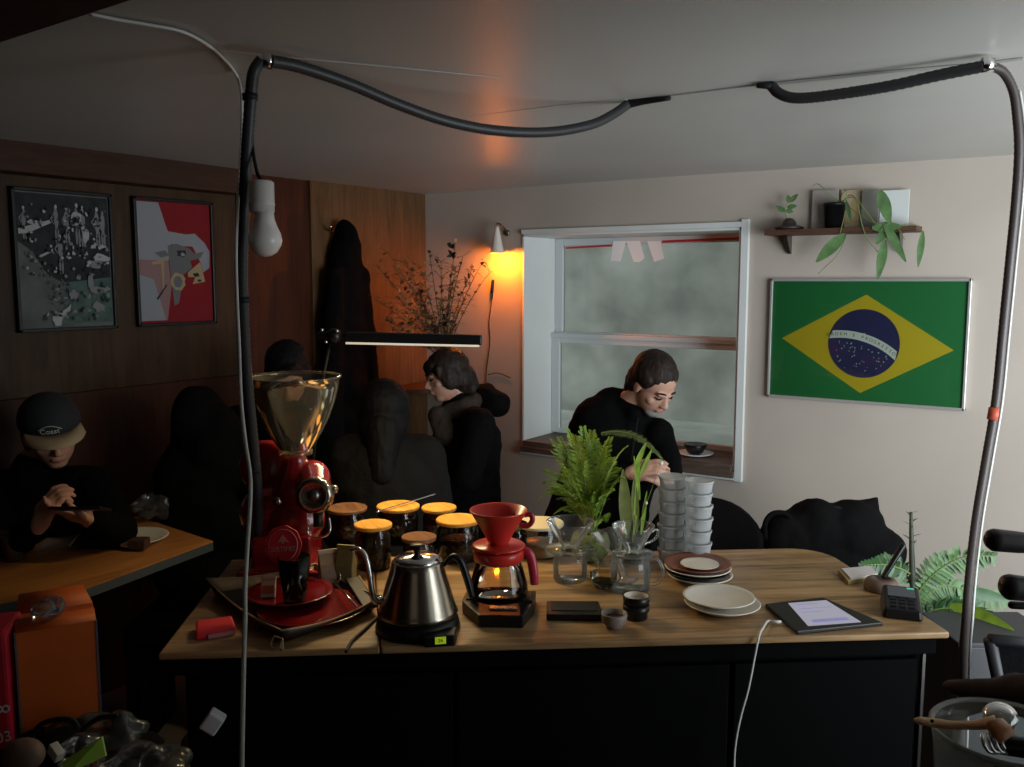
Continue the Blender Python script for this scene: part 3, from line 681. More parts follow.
mb = MB(); mb.tube([(-kr*.86, -.01, .032), (-kr*1.02, -.02, .034), (-kr*1.10, -.022, .060), (-kr*1.16, -.018, .095), (-kr*1.27, -.012, .125), (-kr*1.45, -.010, .137), (-kr*1.62, -.010, .133)], [.010, .0075, .006, .0055, .005, .0045, .004], 10, 0, 5); part('spout', mb, 'chrome', T)
mb = MB(); mb.tube([(kr*.60, .008, kh*.86), (kr*.85, .01, kh*1.06), (kr*1.04, .012, kh*1.00), (kr*1.16, .012, kh*.80), (kr*1.28, .012, kh*.48), (kr*1.34, .012, kh*.28)], [.005, .007, .010, .011, .010, .008], 12, 0, 5, flat=.75); part('handle', mb, 'blackplastic', T)

# ---- scale with server and red dripper
p = at(499, 612); s = scl(p)
T = thing('coffee_scale', 'black coffee scale with a display, under the red-handled server', 'scale', p, RA-.06)
w2, d2 = 36*s, .088
mb = MB(); mb.prism([(-w2, d2*.6, 0), (w2, d2*.75, 0), (w2*.98, -d2*.15, 0), (w2*.72, -d2, 0), (-w2*.45, -d2, 0), (-w2*1.02, -d2*.1, 0)], (0, 0, .026)); part('body', mb, 'blackplastic', T, bev=.003)
mb = MB(); mb.prism([(-w2*.93, d2*.5, .026), (w2*.93, d2*.6, .026), (w2*.92, -d2*.1, .026), (-w2*.92, -d2*.05, .026)], (0, 0, .004)); part('weighing_plate', mb, 'blackrubber', T, bev=.002)
mb = MB(); mb.box((w2*.16, -d2*.55, .0275), (.058, .016, .003)); ds = part('display', mb, mat('grey_display', (.10, .11, .10), .2, coat=1), T, bev=.001)
me = text('00:00  0.0', .0085, m4((1, 0, 0), (0, 1, 0), (0, 0, 1), (w2*.16, -d2*.55, .0295))); part('digits', me, mat('digit_white', (.5, .55, .5), .5), ds)
sz0 = TOP+.031; R0_ = 29*s
T = thing('coffee_server', 'clear glass coffee server with a red collar and handle standing on the coffee scale', 'server', (p.x, p.y, sz0)+Vector(()) if 0 else (p.x+CV.x*.012, p.y+CV.y*.012, sz0), RA)
mb = MB(); mb.lathe([(.001, 0), (R0_*.92, 0), (R0_*1.0, .006), (R0_*1.02, .016), (R0_*.97, .034), (R0_*.84, .062), (R0_*.72, .082), (R0_*.68, .100)], 40); part('glass_body', mb, 'jarglass', T)
mb = MB(); mb.lathe([(R0_*.74, .078), (R0_*.84, .082), (R0_*.86, .098), (R0_*.84, .102), (R0_*.66, .102)], 40); part('collar', mb, 'redplastic', T, sol=.002)
mb = MB(); mb.tube([(R0_*.80, -.002, .097), (R0_*1.0, -.004, .096), (R0_*1.12, -.004, .082), (R0_*1.20, -.006, .055), (R0_*1.24, -.006, .028)], [.007, .008, .008, .008, .007], 10, 0, 5, flat=1.3); part('handle', mb, mat('raspberry_handle', (.42, .02, .05), .35), T)
T = thing('pour_over_dripper', 'red plastic cone dripper sitting on the glass server', 'dripper', (p.x+CV.x*.012, p.y+CV.y*.012, sz0+.103), RA)
D_ = 28.5*s
mb = MB(); mb.lathe([(R0_*.50, 0), (R0_*.50, .003), (R0_*.90, .005), (R0_*.92, .008), (R0_*.86, .011), (R0_*.34, .012)], 40); part('base_ring', mb, 'redplastic', T)
mb = MB(); mb.lathe([(D_*.30, .006), (D_*.42, .022), (D_*.52, .034), (D_*.95, .078), (D_*1.0, .082), (D_*1.01, .085), (D_*.98, .085), (D_*.5, .036), (D_*.3, .012)], 44); part('cone', mb, 'redplastic', T)
mb = MB(); mb.tube([(D_*.92, 0, .074), (D_*1.12, 0, .074), (D_*1.18, 0, .062), (D_*1.02, 0, .050), (D_*.72, 0, .052)], .0042, 10, 0, 5, flat=1.4); part('handle', mb, mat('dark_red_plastic', (.25, .012, .014), .35), T)

# ---- flat black scale
p = at(574, 614); s = scl(p)
T = thing('flat_scale', 'small flat black pocket scale lying left of the clay cup', 'scale', p, RA-.02)
mb = MB(); mb.prism([(-28*s, -.040, 0), (28*s, -.040, 0), (26*s, .042, 0), (-27*s, .042, 0)], (0, 0, .014)); part('body', mb, 'blackplastic', T, bev=.003)
mb = MB(); mb.box((0, .008, .0145), (46*s, .055, .002)); part('top_plate', mb, 'blackrubber', T, bev=.001)
# ---- little cups
p = at(614, 627); s = scl(p)
T = thing('espresso_cup', 'small rough grey-brown clay cup beside the black cups', 'cup', p)
r_ = 13*s
mb = MB(); mb.lathe([(.001, 0), (r_*.62, 0), (r_*.66, .004), (r_*.95, .012), (r_*1.0, .024), (r_*1.0, .030), (r_*.90, .030), (r_*.86, .012), (.001, .008)], 28); part('bowl', mb, 'stone', T)
mb = MB(); mb.disc((0, 0, .020), r_*.87); part('coffee', mb, mat('coffee_brown', (.06, .03, .015), .2), T)
p = at(636, 618); s = scl(p); r_ = 13.2*s
def cupA(z, label):
    T = thing('espresso_cup', label, 'cup', (p.x, p.y, z), 0, 'stacked black cups')
    mb = MB(); mb.lathe([(.001, 0), (r_*.80, 0), (r_*.86, .002), (r_*.88, .014), (r_*1.0, .018), (r_*1.0, .030), (r_*.93, .030), (r_*.93, .019), (r_*.80, .014)], 30); part('body', mb, 'blackplastic', T)
    mb = MB(); mb.lathe([(r_*.925, .029), (r_*.91, .018), (r_*.6, .012), (.001, .012)], 30); part('white_lining', mb, 'cream', T); return T
cupA(TOP, 'lower of two small stacked black cups near the counter front')
cupA(TOP+.0195, 'upper of two small stacked black cups with a pale inside')

# ---- glass carafes and drippers
def dripper_glass(name, label, p, R, h, rz=0, tilt=None, flute=0, handle=True, plate=True):
    T = thing(name, label, 'dripper', p, rz)
    if tilt: T.rotation_euler = tilt
    mb = MB(); mb.lathe([(R*.28, 0), (R*.30, .008), (R*.97, h*.93), (R*1.0, h), (R*.95, h)], 36, flute=flute, fn=14); part('cone', mb, 'glass', T)
    if plate: mb = MB(); mb.lathe([(R*.42, -.001), (R*.98, .003), (R*1.0, .006), (R*.42, .005)], 36); part('base_ring', mb, 'glass', T)
    if handle: mb = MB(); mb.tube([(R*.62, 0, h*.55), (R*1.15, 0, h*.75), (R*1.35, 0, h*.70), (R*1.2, 0, h*.45), (R*.5, 0, h*.30)], .003, 8, 0, 5); part('handle', mb, 'glass', T)
    return T
def carafe(label, p, R, h, rz, hz=(.85, .15)):
    T = thing('glass_carafe', label, 'carafe', p, rz)
    mb = MB(); mb.lathe([(.001, .002), (R*.94, .002), (R, .008), (R, h*.72), (R*.95, h*.86), (R*.90, h), (R*.93, h+.003)], 40); part('glass_body', mb, 'glass', T)
    mb = MB(); mb.tube([(R*.95, 0, h*hz[0]), (R*1.35, 0, h*(hz[0]+.03)), (R*1.62, 0, h*.70), (R*1.62, 0, h*.45), (R*1.35, 0, h*(hz[1]+.03)), (R*.97, 0, h*hz[1])], .0042, 10, 0, 5); part('handle', mb, 'glass', T)
    return T
p = at(570, 580); s = scl(p)
carafe('round glass carafe under the left-hand clear cone dripper, behind the flat black scale', p, 17*s, .066, RA-.2)
dripper_glass('glass_dripper', 'clear glass cone dripper with a disc base on the left-hand carafe', p+Vector((0, 0, .070)), 24*s, .072, RA+math.pi, plate=True, handle=False)
p = at(630, 590); s = scl(p)
carafe('straight glass carafe with a large side handle behind the stacked black cups', p, 19.5*s, .078, RA-.1, (.92, .20))
dripper_glass('glass_dripper', 'upright clear glass dripper with a loop handle on the right-hand carafe', p+Vector((.006, 0, .082)), 21*s, .070, RA+.4)
q = p+Vector((-.040, .045, 0))
T = dripper_glass('glass_dripper', 'tilted ribbed clear glass dripper leaning beside the right-hand carafe', PD(617, 556, dep(p)+.03), 18*s, .068, 0, (math.radians(-4), math.radians(-24), 0), .10, False, False)
mb = MB(); mb.lathe([(.001, -.066), (.030, -.066), (.032, -.060), (.010, -.05), (.008, -.02), (.012, 0)], 24); part('foot', mb, 'glass', T)
p = at(604, 590); s = scl(p)
T = thing('glass_bowl', 'small amber glass bowl with coffee left of the straight carafe', 'bowl', p+Vector((-.012, .02, 0))); r_ = 14*s
mb = MB(); mb.lathe([(.001, .001), (r_*.6, .001), (r_*.95, .018), (r_, .032)], 30); part('bowl', mb, 'smoked', T)
mb = MB(); mb.lathe([(.001, .016), (r_*.84, .014)], 24); part('coffee_grounds', mb, 'beans', T)

# ---- plates
def plate(label, p, R, mat_, grp, z=TOP, h=.016, well=.6, name='plate', ring=None):
    T = part(name, MB().lathe([(.001, .002), (R*well*.9, 0), (R*well, .002), (R*.93, h*.85), (R, h), (R*.985, h+.002), (R*.9, h*.82+.001), (R*well, .006), (R*well*.72, .0055), (.001, .0055)], 48), mat_)
    T.location = (p.x, p.y, z); tag(T, label, 'plate', grp); return T
p = at(698, 580); s = scl(p); g_ = 'plate stack by the clear tubs'
R_ = 33*s
q = Vector((p.x, p.y, 0))
plate('cream plate at the bottom of the stack beside the clear tubs', q+CU*.004, R_*.98, 'cream', g_, TOP)
plate('thin black plate second from the bottom of the stack beside the clear tubs', q-CU*.002, R_*.97, 'blackplastic', g_, TOP+.0085)
plate('grey-cream plate third from the bottom of the stack beside the clear tubs', q+CV*.004, R_*1.0, 'cream', g_, TOP+.016)
plate('terracotta brown plate topping the stack beside the clear tubs', q+CV*.006, R_*1.0, 'brownplate', g_, TOP+.0245)
plate('little cream saucer lying in the brown plate', q+CV*.004+CU*.004, R_*.58, 'cream', g_, TOP+.031, h=.007)
p = at(722, 610); s = scl(p); g_ = 'cream plates at the counter front'
plate('lower of the two cream plates stacked left of the tablet', p, 37.5*s, 'cream', g_, TOP, .018)
plate('upper of the two cream plates stacked left of the tablet', p-CU*.006+CV*.006, 35.5*s, 'cream', g_, TOP+.0115, .018, .48)

# ---- clear tubs, two stacks
p1, p2 = at(671, 560), at(697, 566); s = scl(p1)
R_ = 13.6*s; th_ = .031
T0 = None; ordn = ['bottom', 'second from the bottom', 'third from the bottom', 'middle', 'third from the top', 'second from the top', 'top']
for st, (pp, nm, dz) in enumerate(((p1, 'left', 0), (p2, 'right', 0))):
    for k in range(7):
        lab = 'clear plastic tub with a ridged rim, %s of the %s-hand stack' % (ordn[k], nm)
        if T0 is None:
            T0 = thing('plastic_tub', lab, 'tub', (pp.x, pp.y, TOP+k*th_), 0, 'clear plastic tubs stacked on the counter')
            mb = MB(); mb.lathe([(.001, .001), (R_*.84, .001), (R_*.88, .004), (R_*.97, .0255)], 36); part('cup', mb, 'tubglass', T0)
            mb = MB(); mb.lathe([(R_*.95, .0240), (R_*1.02, .0250), (R_*1.03, .0300), (R_*.98, .0305), (R_*.92, .0285), (R_*.5, .0282), (.001, .0282)], 36); part('lid', mb, 'tubglass', T0)
        else: dup(T0, (pp.x+.0012*math.sin(k*2.1+st), pp.y+.0012*math.cos(k*1.7), TOP+k*th_), None, lab)

# ---- jars of coffee beans
def jar(px, py_lid, half, lidm, label, base_y=None, d=None, glassm='jarglass', fill=.8, fillm='beans', h=.115, z0=TOP, lh=.009):
    """jar whose lid top appears at (px, py_lid)"""
    p = PZ(px, py_lid, z0+h); s_ = scl(p); R = half*s_
    T = thing('storage_jar', label, 'jar', (p.x, p.y, z0), 0, 'coffee jars on the counter')
    mb = MB(); mb.lathe([(.001, .002), (R*.88, .002), (R*.93, .008), (R*.93, h-.026), (R*.84, h-.018), (R*.84, h-lh+.002)], 36); part('glass_body', mb, glassm, T)
    mb = MB(); mb.lathe([(R*.84, h-lh), (R*.98, h-lh), (R, h-lh+.002), (R, h-.002), (R*.97, h), (.001, h)], 40, smooth=False); part('lid', mb, lidm, T, bev=0)
    mb = MB(); mb.lathe([(.001, .005), (R*.86, .005), (R*.90, .01), (R*.90, h*fill-.012), (R*.6, h*fill-.006), (.001, h*fill-.004)], 30); part('contents', mb, fillm, T)
    return T
jar(373, 523.5, 19, 'cork', 'tall jar of dark beans with a bright wooden lid beside the kettle spout', h=.110, fill=.85)
jar(347, 507, 20, 'darklid', 'jar with a dark reddish-brown wooden lid nearest the red grinder', h=.10)
jar(398, 505, 21.5, 'cork', 'jar with an orange-yellow wooden lid in the back row behind the kettle', h=.10)
jar(439, 506.5, 17.5, 'cork', 'smaller orange-lidded jar at the right end of the back row', h=.095)
jar(458, 518.5, 22, 'cork', 'wide glass jar with a yellow wooden lid left of the red dripper', h=.105, fill=.6)
jar(419, 536, 17.5, 'darklid', 'jar with a dark brown lid directly behind the kettle knob', h=.090)
jar(540, 522, 24, 'creamlid', 'large pale jar with a wide cream lid behind the red dripper', h=.085, lh=.008, fillm='cream', fill=.5)
jar(513, 523, 15, 'moss', 'narrow jar with a dull green lid hidden behind the red dripper', h=.085)
# ladle across the jars
mb = MB(); zL = TOP+.104
a = PZ(435, 494, zL+.004); b = PZ(376, 512, zL); mb.tube([a, a+(b-a)*.3, a+(b-a)*.7, b], [.0045, .003, .0028, .003], 8, 0, 4, flat=.5); o = part('spoon', mb, 'chrome', None, True); tag(o, 'long steel spoon lying across the lids of the back-row jars', 'spoon')

# ---- red grinder with clear hopper
p = PZ(291, 585, TOP); dG = dep(p)+.10; s = dG/F
base = PD(291, 560, dG); base.z = TOP
topc = PD(299, 376, dG); GR = 44*s
T = thing('coffee_grinder', 'red coffee grinder with a large smoky clear hopper', 'grinder', base, RA)
def L(px, py, dd=0):      # grinder-local point
    q = PD(px, py, dG+dd)-base; c, s_ = math.cos(-RA), math.sin(-RA); return Vector((q.x*c-q.y*s_, q.x*s_+q.y*c, q.z))
hc = L(299, 374); nk = L(298, 450)
hz = hc.z; nz = nk.z
mb = MB(); prof = [(.30, 0), (.34, .04), (.45, .13), (.60, .28), (.76, .47), (.88, .66), (.96, .85), (1.0, 1.0), (1.02, 1.0)]
mb.lathe([(GR*r, nz+(hz-nz)*t) for r, t in prof], 48, (hc.x, 0, 0)); part('hopper', mb, 'hopper', T)
mb = MB(); mb.lathe([(GR*1.0, hz-.004), (GR*1.035, hz-.003), (GR*1.035, hz+.002), (GR*.99, hz+.002)], 48, (hc.x, 0, 0)); part('hopper_rim', mb, 'glass', T)
mb = MB(); mb.lathe([(GR*.33, nz-.006), (GR*.37, nz-.004), (GR*.37, nz+.006), (GR*.33, nz+.008)], 32, (hc.x, 0, 0)); part('hopper_collar', mb, 'hopper', T)
g1 = MB(); neck = L(298, 462)
g1.cap((neck.x, 0, nz-.02), (neck.x, 0, nz-.085), GR*.27, GR*.50)
g1.ell(L(304, 487), (GR*.62, .07, GR*.62)); g1.ell(L(275, 512, .03), (GR*.80, .075, GR*.72)); g1.ell(L(296, 520), (GR*.66, .065, GR*.62))
g1.cap(L(312, 478, -.02), L(314, 496, -.075), GR*.42, GR*.33)
g1.box((L(288, 560).x, 0, .05), (GR*1.3, .13, .10)); g1.box((L(288, 560).x, 0, .012), (GR*1.9, .17, .024))
part('housing', organic(g1, .0035, 7), 'red', T)
mb = MB(); c = L(267, 466, .04); mb.lathe([(.001, -.03), (GR*.50, -.03), (GR*.60, -.02), (GR*.60, .02), (GR*.5, .03), (.001, .03)], 36, c, M3=Matrix.Rotation(math.radians(80), 3, 'X')); part('motor_cap', mb, 'red', T)
mb = MB(); c = L(315, 495, -.098); Mx = Matrix.Rotation(math.radians(82), 3, 'X') @ Matrix.Rotation(math.radians(0), 3, 'Y')
mb.lathe([(.001, .016), (GR*.20, .016), (GR*.26, .022), (GR*.36, .020), (GR*.40, .012), (GR*.40, -.012), (GR*.34, -.02)], 40, c, M3=Mx, flute=.03, fn=14); dl = part('adjusting_dial', mb, 'steel', T)
mb = MB(); mb.lathe([(.001, .024), (GR*.10, .024), (GR*.14, .016)], 20, c, M3=Mx); part('dial_hub', mb, 'darksteel', dl)
for kx, ky, dd in ((278, 501, -.085), (333, 489, -.03)):
    mb = MB(); c = L(kx, ky, dd); mb.lathe([(.001, .014), (.008, .013), (.011, .006), (.009, -.004), (.005, -.016)], 20, c, M3=Mx @ Matrix.Rotation(math.radians(0 if kx < 300 else 40), 3, 'Y')); part('knob', mb, 'steel', T)
mb = MB(); a = L(318, 512, -.09); mb.tube([a, L(318, 520, -.095), L(318, 527, -.10)], [.012, .011, .012], 12); part('chute', mb, 'blackplastic', T)
mb = MB(); mb.tube([L(308, 527, -.10), L(308, 534, -.10), L(314, 538, -.10), L(325, 536, -.10), L(330, 530, -.10), L(329, 518, -.09)], .0028, 8, 0, 5); part('bag_clip', mb, 'chrome', T)

# ---- tray of bits
ta, tb, tc_, td = at(282, 648), at(381, 612), at(316, 578), at(207, 594)
T = thing('tray', 'shallow fabric and leather tray with tied corners at the left end of the counter', 'tray', ((ta+tb+tc_+td)/4))
c0 = (ta+tb+tc_+td)/4; lc = [q-c0 for q in (ta, tb, tc_, td)]
mb = MB(); mb.prism([q*.90+Vector((0, 0, .003)) for q in lc], (0, 0, .003)); part('floor_pad', mb, 'leatherdark', T)
for k in range(4):
    a, b = lc[k], lc[(k+1) % 4]; K = 10; vs = []
    for i in range(K+1):
        t = i/K; q = a+(b-a)*t; sag = 1-.35*math.sin(math.pi*t); n = (q*-1).normalized()
        lo = q*.90; up = q*(1.0+.03*math.sin(math.pi*t)); hh = .034*sag
        vs += [Vector((lo.x, lo.y, .003)), Vector((up.x, up.y, hh))]
    fs = [(2*i, 2*i+1, 2*i+3, 2*i+2) for i in range(K)]
    mb = MB(); mb.add(vs, fs); w_ = part('side_flap', mb, 'leatherdark' if k != 2 else 'leather', T, sol=.003)
    mb = MB(); mb.tube([vs[2*i+1]+Vector((0, 0, .001)) for i in range(K+1)], .0021, 6); part('piping', mb, 'leather', w_)
mb = MB(); q = lc[0]*1.02+Vector((0, 0, .02))
for sg in (-1, 1):
    mb.tube([q, q+Vector((sg*.012, -.008, .004)), q+Vector((sg*.016, -.012, -.012)), q+Vector((sg*.006, -.008, -.016)), q], .002, 6, 0, 5)
part('corner_tie', mb, 'leather', T)
# red plates in the tray
zt_ = TOP+.0065
c = PZ(312, 606, TOP+.02); s = scl(c)
plate('glossy dark red plate lying at the front of the tray', c, 54*s, 'red', 'red plates in the tray', zt_, .012)
c = PZ(290, 592, TOP+.03); plate('second red plate under the tall dark glass in the tray', c, 44*s, 'red', 'red plates in the tray', zt_+.014, .012)
zp = zt_+.020
# dark glass tumbler
p = PZ(295, 602, zp); s = scl(p); r_ = 16.5*s; h = 47*s
T = thing('glass_tumbler', 'tall dark smoky glass tumbler standing on the red plates', 'glass', (p.x, p.y, zp))
mb = MB(); mb.lathe([(.001, .002), (r_*.62, .002), (r_*.70, .01), (r_*.98, h), (r_*.93, h), (r_*.62, .012), (.001, .010)], 32, flute=.015, fn=12); part('wall', mb, 'smoked', T)
mb = MB(); mb.lathe([(.001, .012), (r_*.60, .012), (r_*.86, h*.86), (.001, h*.86)], 28); part('drink', mb, mat('dark_drink', (.085, .065, .03), .15), T)
# round red badge sign on a stick in the glass
c = PZ(283, 545, zp+.075) if 0 else PD(283, 545, dep(p)-.005)
T = thing('badge_sign', 'scalloped round red badge with pale lettering above the dark glass', 'sign', c, RA-.15)
T.rotation_euler = (math.radians(-12), math.radians(-6), RA-.15)
R_ = 19*s; mb = MB(); pts = [(R_*(1+.022*math.cos(9*a_))*math.cos(a_), 0, R_*(1+.022*math.cos(9*a_))*math.sin(a_)) for a_ in [k*2*math.pi/96 for k in range(96)]]
mb.prism(pts, (0, .003, 0)); part('disc', mb, 'redmatte', T)
pale = mat('pale_pink_print', (.62, .22, .22), .6)
me = text('CERTIFIED', R_*.36, m4((1, 0, 0), (0, 0, 1), (0, -1, 0), (0, -.0008, -R_*.22))); part('lettering', me, pale, T)
mb = MB(); mb.lathe([(R_*.80, 0), (R_*.84, .0006), (R_*.80, .0008)], 48, (0, -.0006, 0), M3=Matrix.Rotation(math.radians(90), 3, 'X'))
mb.prism([(-R_*.35, -.001, R_*.1), (0, -.001, R_*.55), (R_*.35, -.001, R_*.1), (.12*R_, -.001, R_*.2), (0, -.001, R_*.05), (-.12*R_, -.001, R_*.2)], (0, .0006, 0)); part('emblem', mb, pale, T)
mb = MB(); mb.box((.3*R_, .003, -R_*1.35), (.004, .002, R_*1.3)); part('stick', mb, 'leather', T)
# red cellophane ribbon
# small packets
def packet(px, py, w_, h, t, label, m, rz, tiltx=-.25, z=zp, band=None, topm=None):
    p = PZ(px, py, z); T = thing('coffee_packet', label, 'packet', p, rz); T.rotation_euler = (tiltx, 0, rz)
    mb = MB(); mb.add([(-w_/2, -t/2, 0), (w_/2, -t/2, 0), (w_/2, t/2, 0), (-w_/2, t/2, 0), (-w_/2*1.02, -t*.55, h*.5), (w_/2*1.02, -t*.55, h*.5), (w_/2*1.02, t*.55, h*.5), (-w_/2*1.02, t*.55, h*.5), (-w_/2, -.002, h), (w_/2, -.002, h), (w_/2, .002, h), (-w_/2, .002, h)],
        [(0, 3, 2, 1), (0, 1, 5, 4), (1, 2, 6, 5), (2, 3, 7, 6), (3, 0, 4, 7), (4, 5, 9, 8), (5, 6, 10, 9), (6, 7, 11, 10), (7, 4, 8, 11), (8, 9, 10, 11)], 0, False)
    part('pouch', mb, m, T, bev=.002)
    mb = MB(); mb.box((0, 0, h+.002), (w_*1.04, .008, .009)); part('sealed_top', mb, topm or m, T, bev=.001)
    if band: mb = MB(); mb.box((0, -t*.52, h*.42), (w_*.8, .0015, h*.42), 0, Matrix.Rotation(-.06, 3, 'X')); part('label', mb, band, T)
    return T
packet(331, 584, .048, .072, .026, 'small beige packet with a dusty pink label beside the dark glass', 'leather', RA+.45, -.22, band=mat('dusty_pink_label', (.30, .17, .13), .6), topm=mat('kraft_top', (.5, .42, .28), .6), z=TOP+.012)
packet(346, 583, .040, .082, .03, 'olive yellow packet standing behind the pink-labelled one', mat('olive_packet', (.20, .17, .06), .6), RA-.2, -.05, z=TOP+.012)
packet(268, 598, .03, .040, .012, 'tiny cream packet with an orange mark leaning on the red plate', mat('cream_packet', (.55, .48, .40), .6), RA+.1, -.5, z=zp, band=mat('orange_mark', (.5, .16, .06), .6))
# strainer / tamper ring with handle
p = PD(330, 577, dep(PZ(335, 590, TOP))-.005); T = thing('measuring_scoop', 'round steel strainer scoop with a thin handle resting on the tray edge', 'scoop', p, RA)
Mx = Matrix.Rotation(math.radians(68), 3, 'X')
r_ = 11*s; mb = MB(); ring = [Mx @ Vector((r_*math.cos(a), r_*math.sin(a), 0)) for a in [k*math.pi/16 for k in range(33)]]; mb.tube(ring, .0022, 8); part('ring', mb, 'chrome', T)
mb = MB(); mb.lathe([(r_*.98, 0), (r_*.7, -.008), (.001, -.010)], 24, M3=Mx); part('mesh_bowl', mb, 'darksteel', T)
for ax, az in ((-.3, .25), (.35, .1), (0, -.4)): mb = MB(); mb.ell(Mx @ Vector((r_*ax, r_*az, -.004)), .0028); part('bead', mb, 'chrome', T)
mb = MB(); e = PZ(357, 607, TOP+.034)-p; c_, s_ = math.cos(-RA), math.sin(-RA); e = Vector((e.x*c_-e.y*s_, e.x*s_+e.y*c_, e.z)); st_ = e.normalized()*r_; mb.tube([st_, e], [.0026, .002], 8); part('handle', mb, 'chrome', T)
# dark folded leather piece with pale edge
a, b = PZ(352, 577, TOP+.034), PZ(371, 606, TOP+.02); d = (b-a); n = Vector((d.y, -d.x, 0)).normalized()*-.016
mb = MB(); mb.prism([a+n, b+n, b-n, a-n], (0, 0, -.006)); T = thing('leather_case', 'dark narrow leather case with a pale edge lying on the right corner of the tray', 'case', (a+b)/2)
part('case', mb, 'leatherdark', T, True, bev=.002); mb = MB(); sd = n if (n.dot(RT) > 0) else -n; mb.tube([a+sd, b+sd], .0018, 6); part('edge', mb, 'leather', T, True)
# cable on counter by kettle
mb = MB(); mb.tube([PZ(346, 652, TOP+.001), PZ(352, 641, TOP+.004), PZ(366, 628, TOP+.004), PZ(376, 618, TOP+.004), PZ(388, 606, TOP+.004), PZ(402, 597, TOP+.004)], .0032, 8, 0, 5); o = part('kettle_cable', mb, 'blackrubber', None, True); tag(o, 'black power cord running from the kettle base to the counter edge', 'cord')
# flat red packet at left corner
p = PZ(215, 632, TOP); T = thing('red_packet', 'flat glossy red packet lying on the left front corner of the counter', 'packet', p, RA+.5)
mb = MB(); mb.prism([(-.042, -.03, 0), (.035, -.034, 0), (.04, .03, 0), (-.03, .036, 0)], (0, 0, .018)); part('pouch', mb, 'redmatte', T, bev=.005); mb = MB(); mb.box((.006, -.034, .006), (.05, .004, .008)); part('label', mb, mat('soft_pink_label', (.5, .2, .2), .5), T)

# ---- LED bar lamp
dl_ = dG+.14
a, b = PD(345, 337, dl_), PD(482, 340, dl_)
T = thing('bar_lamp', 'slim black horizontal lamp bar with a pale underside behind the grinder hopper', 'lamp', PZ(334, 566, TOP))
T.location = PZ(306, 564, TOP)
mb = MB(); ax = (b-a).normalized(); zz = Vector((0, 0, 1)); yy = ax.cross(zz); 
mb.box((a+b)/2, ((b-a).length, .028, .026), 0, frame3(ax, yy, ax.cross(yy)*-1)); part('bar', mb, 'blackplastic', T, True, bev=.004)
mb = MB(); mb.box((a+b)/2-zz*.0145-RT*.002, ((b-a).length*.97, .024, .006), 0, frame3(ax, yy, ax.cross(yy)*-1)); part('diffuser', mb, mat('lit_diffuser', (.75, .73, .66), .3, emit=(1, .86, .62), es=.55), T, True)
al = area('bar_lamp_light', (a+b)/2-zz*.022, (a+b)/2-zz*1.0, (b-a).length*.94, .02, 6.0, (1, .78, .42)); al.rotation_euler = (0, 0, math.atan2(ax.y, ax.x))
mb = MB(); mb.ell(PD(334, 336, dl_), .020); mb.cap(PD(321, 335, dl_), PD(348, 337, dl_), .010); part('joint', mb, 'blackplastic', T, True)
for x, y in ((337, 331), (322, 330), (326, 342)): mb = MB(); mb.ell(PD(x, y, dl_-.02), .0045); part('screw', mb, 'chrome', T, True)
mb = MB(); q = T.location.copy(); mb.tube([PD(330, 338, dl_), PD(319, 400, dl_), PD(309, 500, dl_), Vector((q.x, q.y, TOP+.01))], .006, 10, 0, 4); part('arm', mb, 'black', T, True)
mb = MB(); mb.lathe([(.001, 0), (.04, 0), (.04, .008), (.036, .012), (.001, .014)], 28); part('base', mb, 'blackplastic', T)

# ---- right end: tablet, pad, pot, card reader
mb = MB(); tq = [at(765, 607), at(823, 600.5), at(883, 626), at(797, 635)]
c = sum(tq, Vector())/4; T = thing('tablet', 'black-framed tablet with a lit pale screen near the right end of the counter', 'tablet', c)
def toL(q): return q-c
mb.prism([toL(q) for q in tq], (0, 0, .008)); part('body', mb, 'blackplastic', T, bev=.002)
tq2 = [at(788, 607), at(826, 604), at(861, 626), at(808, 630)]
mb = MB(); mb.prism([toL(q)+Vector((0, 0, .0082)) for q in tq2], (0, 0, .0006)); sc_ = part('screen', mb, mat('lit_screen', (.1, .1, .11), .2, emit=(.50, .48, .60), es=.75), T)
mb = MB()
def lerp2(u, v): a_ = tq2[0]+(tq2[1]-tq2[0])*u; b_ = tq2[3]+(tq2[2]-tq2[3])*u; return toL(a_+(b_-a_)*v)+Vector((0, 0, .009))
for r, (v0, v1, u0, u1) in enumerate(((.10, .13, .1, .7), (.3, .32, .1, .9), (.45, .47, .1, .6), (.78, .9, .15, .85))): mb.prism([lerp2(u0, v0), lerp2(u1, v0), lerp2(u1, v1), lerp2(u0, v1)], (0, 0, .0003))
part('screen_rows', mb, mat('screen_blue', (.1, .1, .2), .3, emit=(.30, .32, .62), es=.7), sc_)
pw = [at(774, 622, TOP+.006), at(768, 621, TOP+.007), at(763, 628, TOP+.007)]
fr = [(759, 640), (754, 660), (748, 690), (741, 715), (736, 740), (734, 767), (733, 850)]
def frontp(x, y, off=.012):
    d = ray(x, y); n = CV; t = (CN(0, -off, 0)-CAM).dot(n)/d.dot(n); return CAM+d*t
T = thing('charging_cable', 'white charging cable running from the tablet over the counter front edge', 'cable', pw[2])
mb = MB(); mb.tube(pw+[at(759, 636, TOP+.005)]+[frontp(x, y) for x, y in fr[1:]], .0024, 8, 0, 6); part('cord', mb, 'cablewhite', T, True)
mb = MB(); mb.tube([at(781, 622, TOP+.006), at(773, 622, TOP+.006)], .0036, 8); part('plug', mb, 'whitecer', T, True)
q4 = [at(838, 574), at(870, 571), at(878, 580), at(848, 585)]; c = sum(q4, Vector())/4
T = thing('note_pad', 'small cream and yellow pad of cards behind the tablet', 'note pad', c)
mb = MB(); mb.prism([q-c for q in q4], (0, 0, .010)); part('pad', mb, mat('yellow_pad', (.45, .35, .14), .6), T, bev=.001)
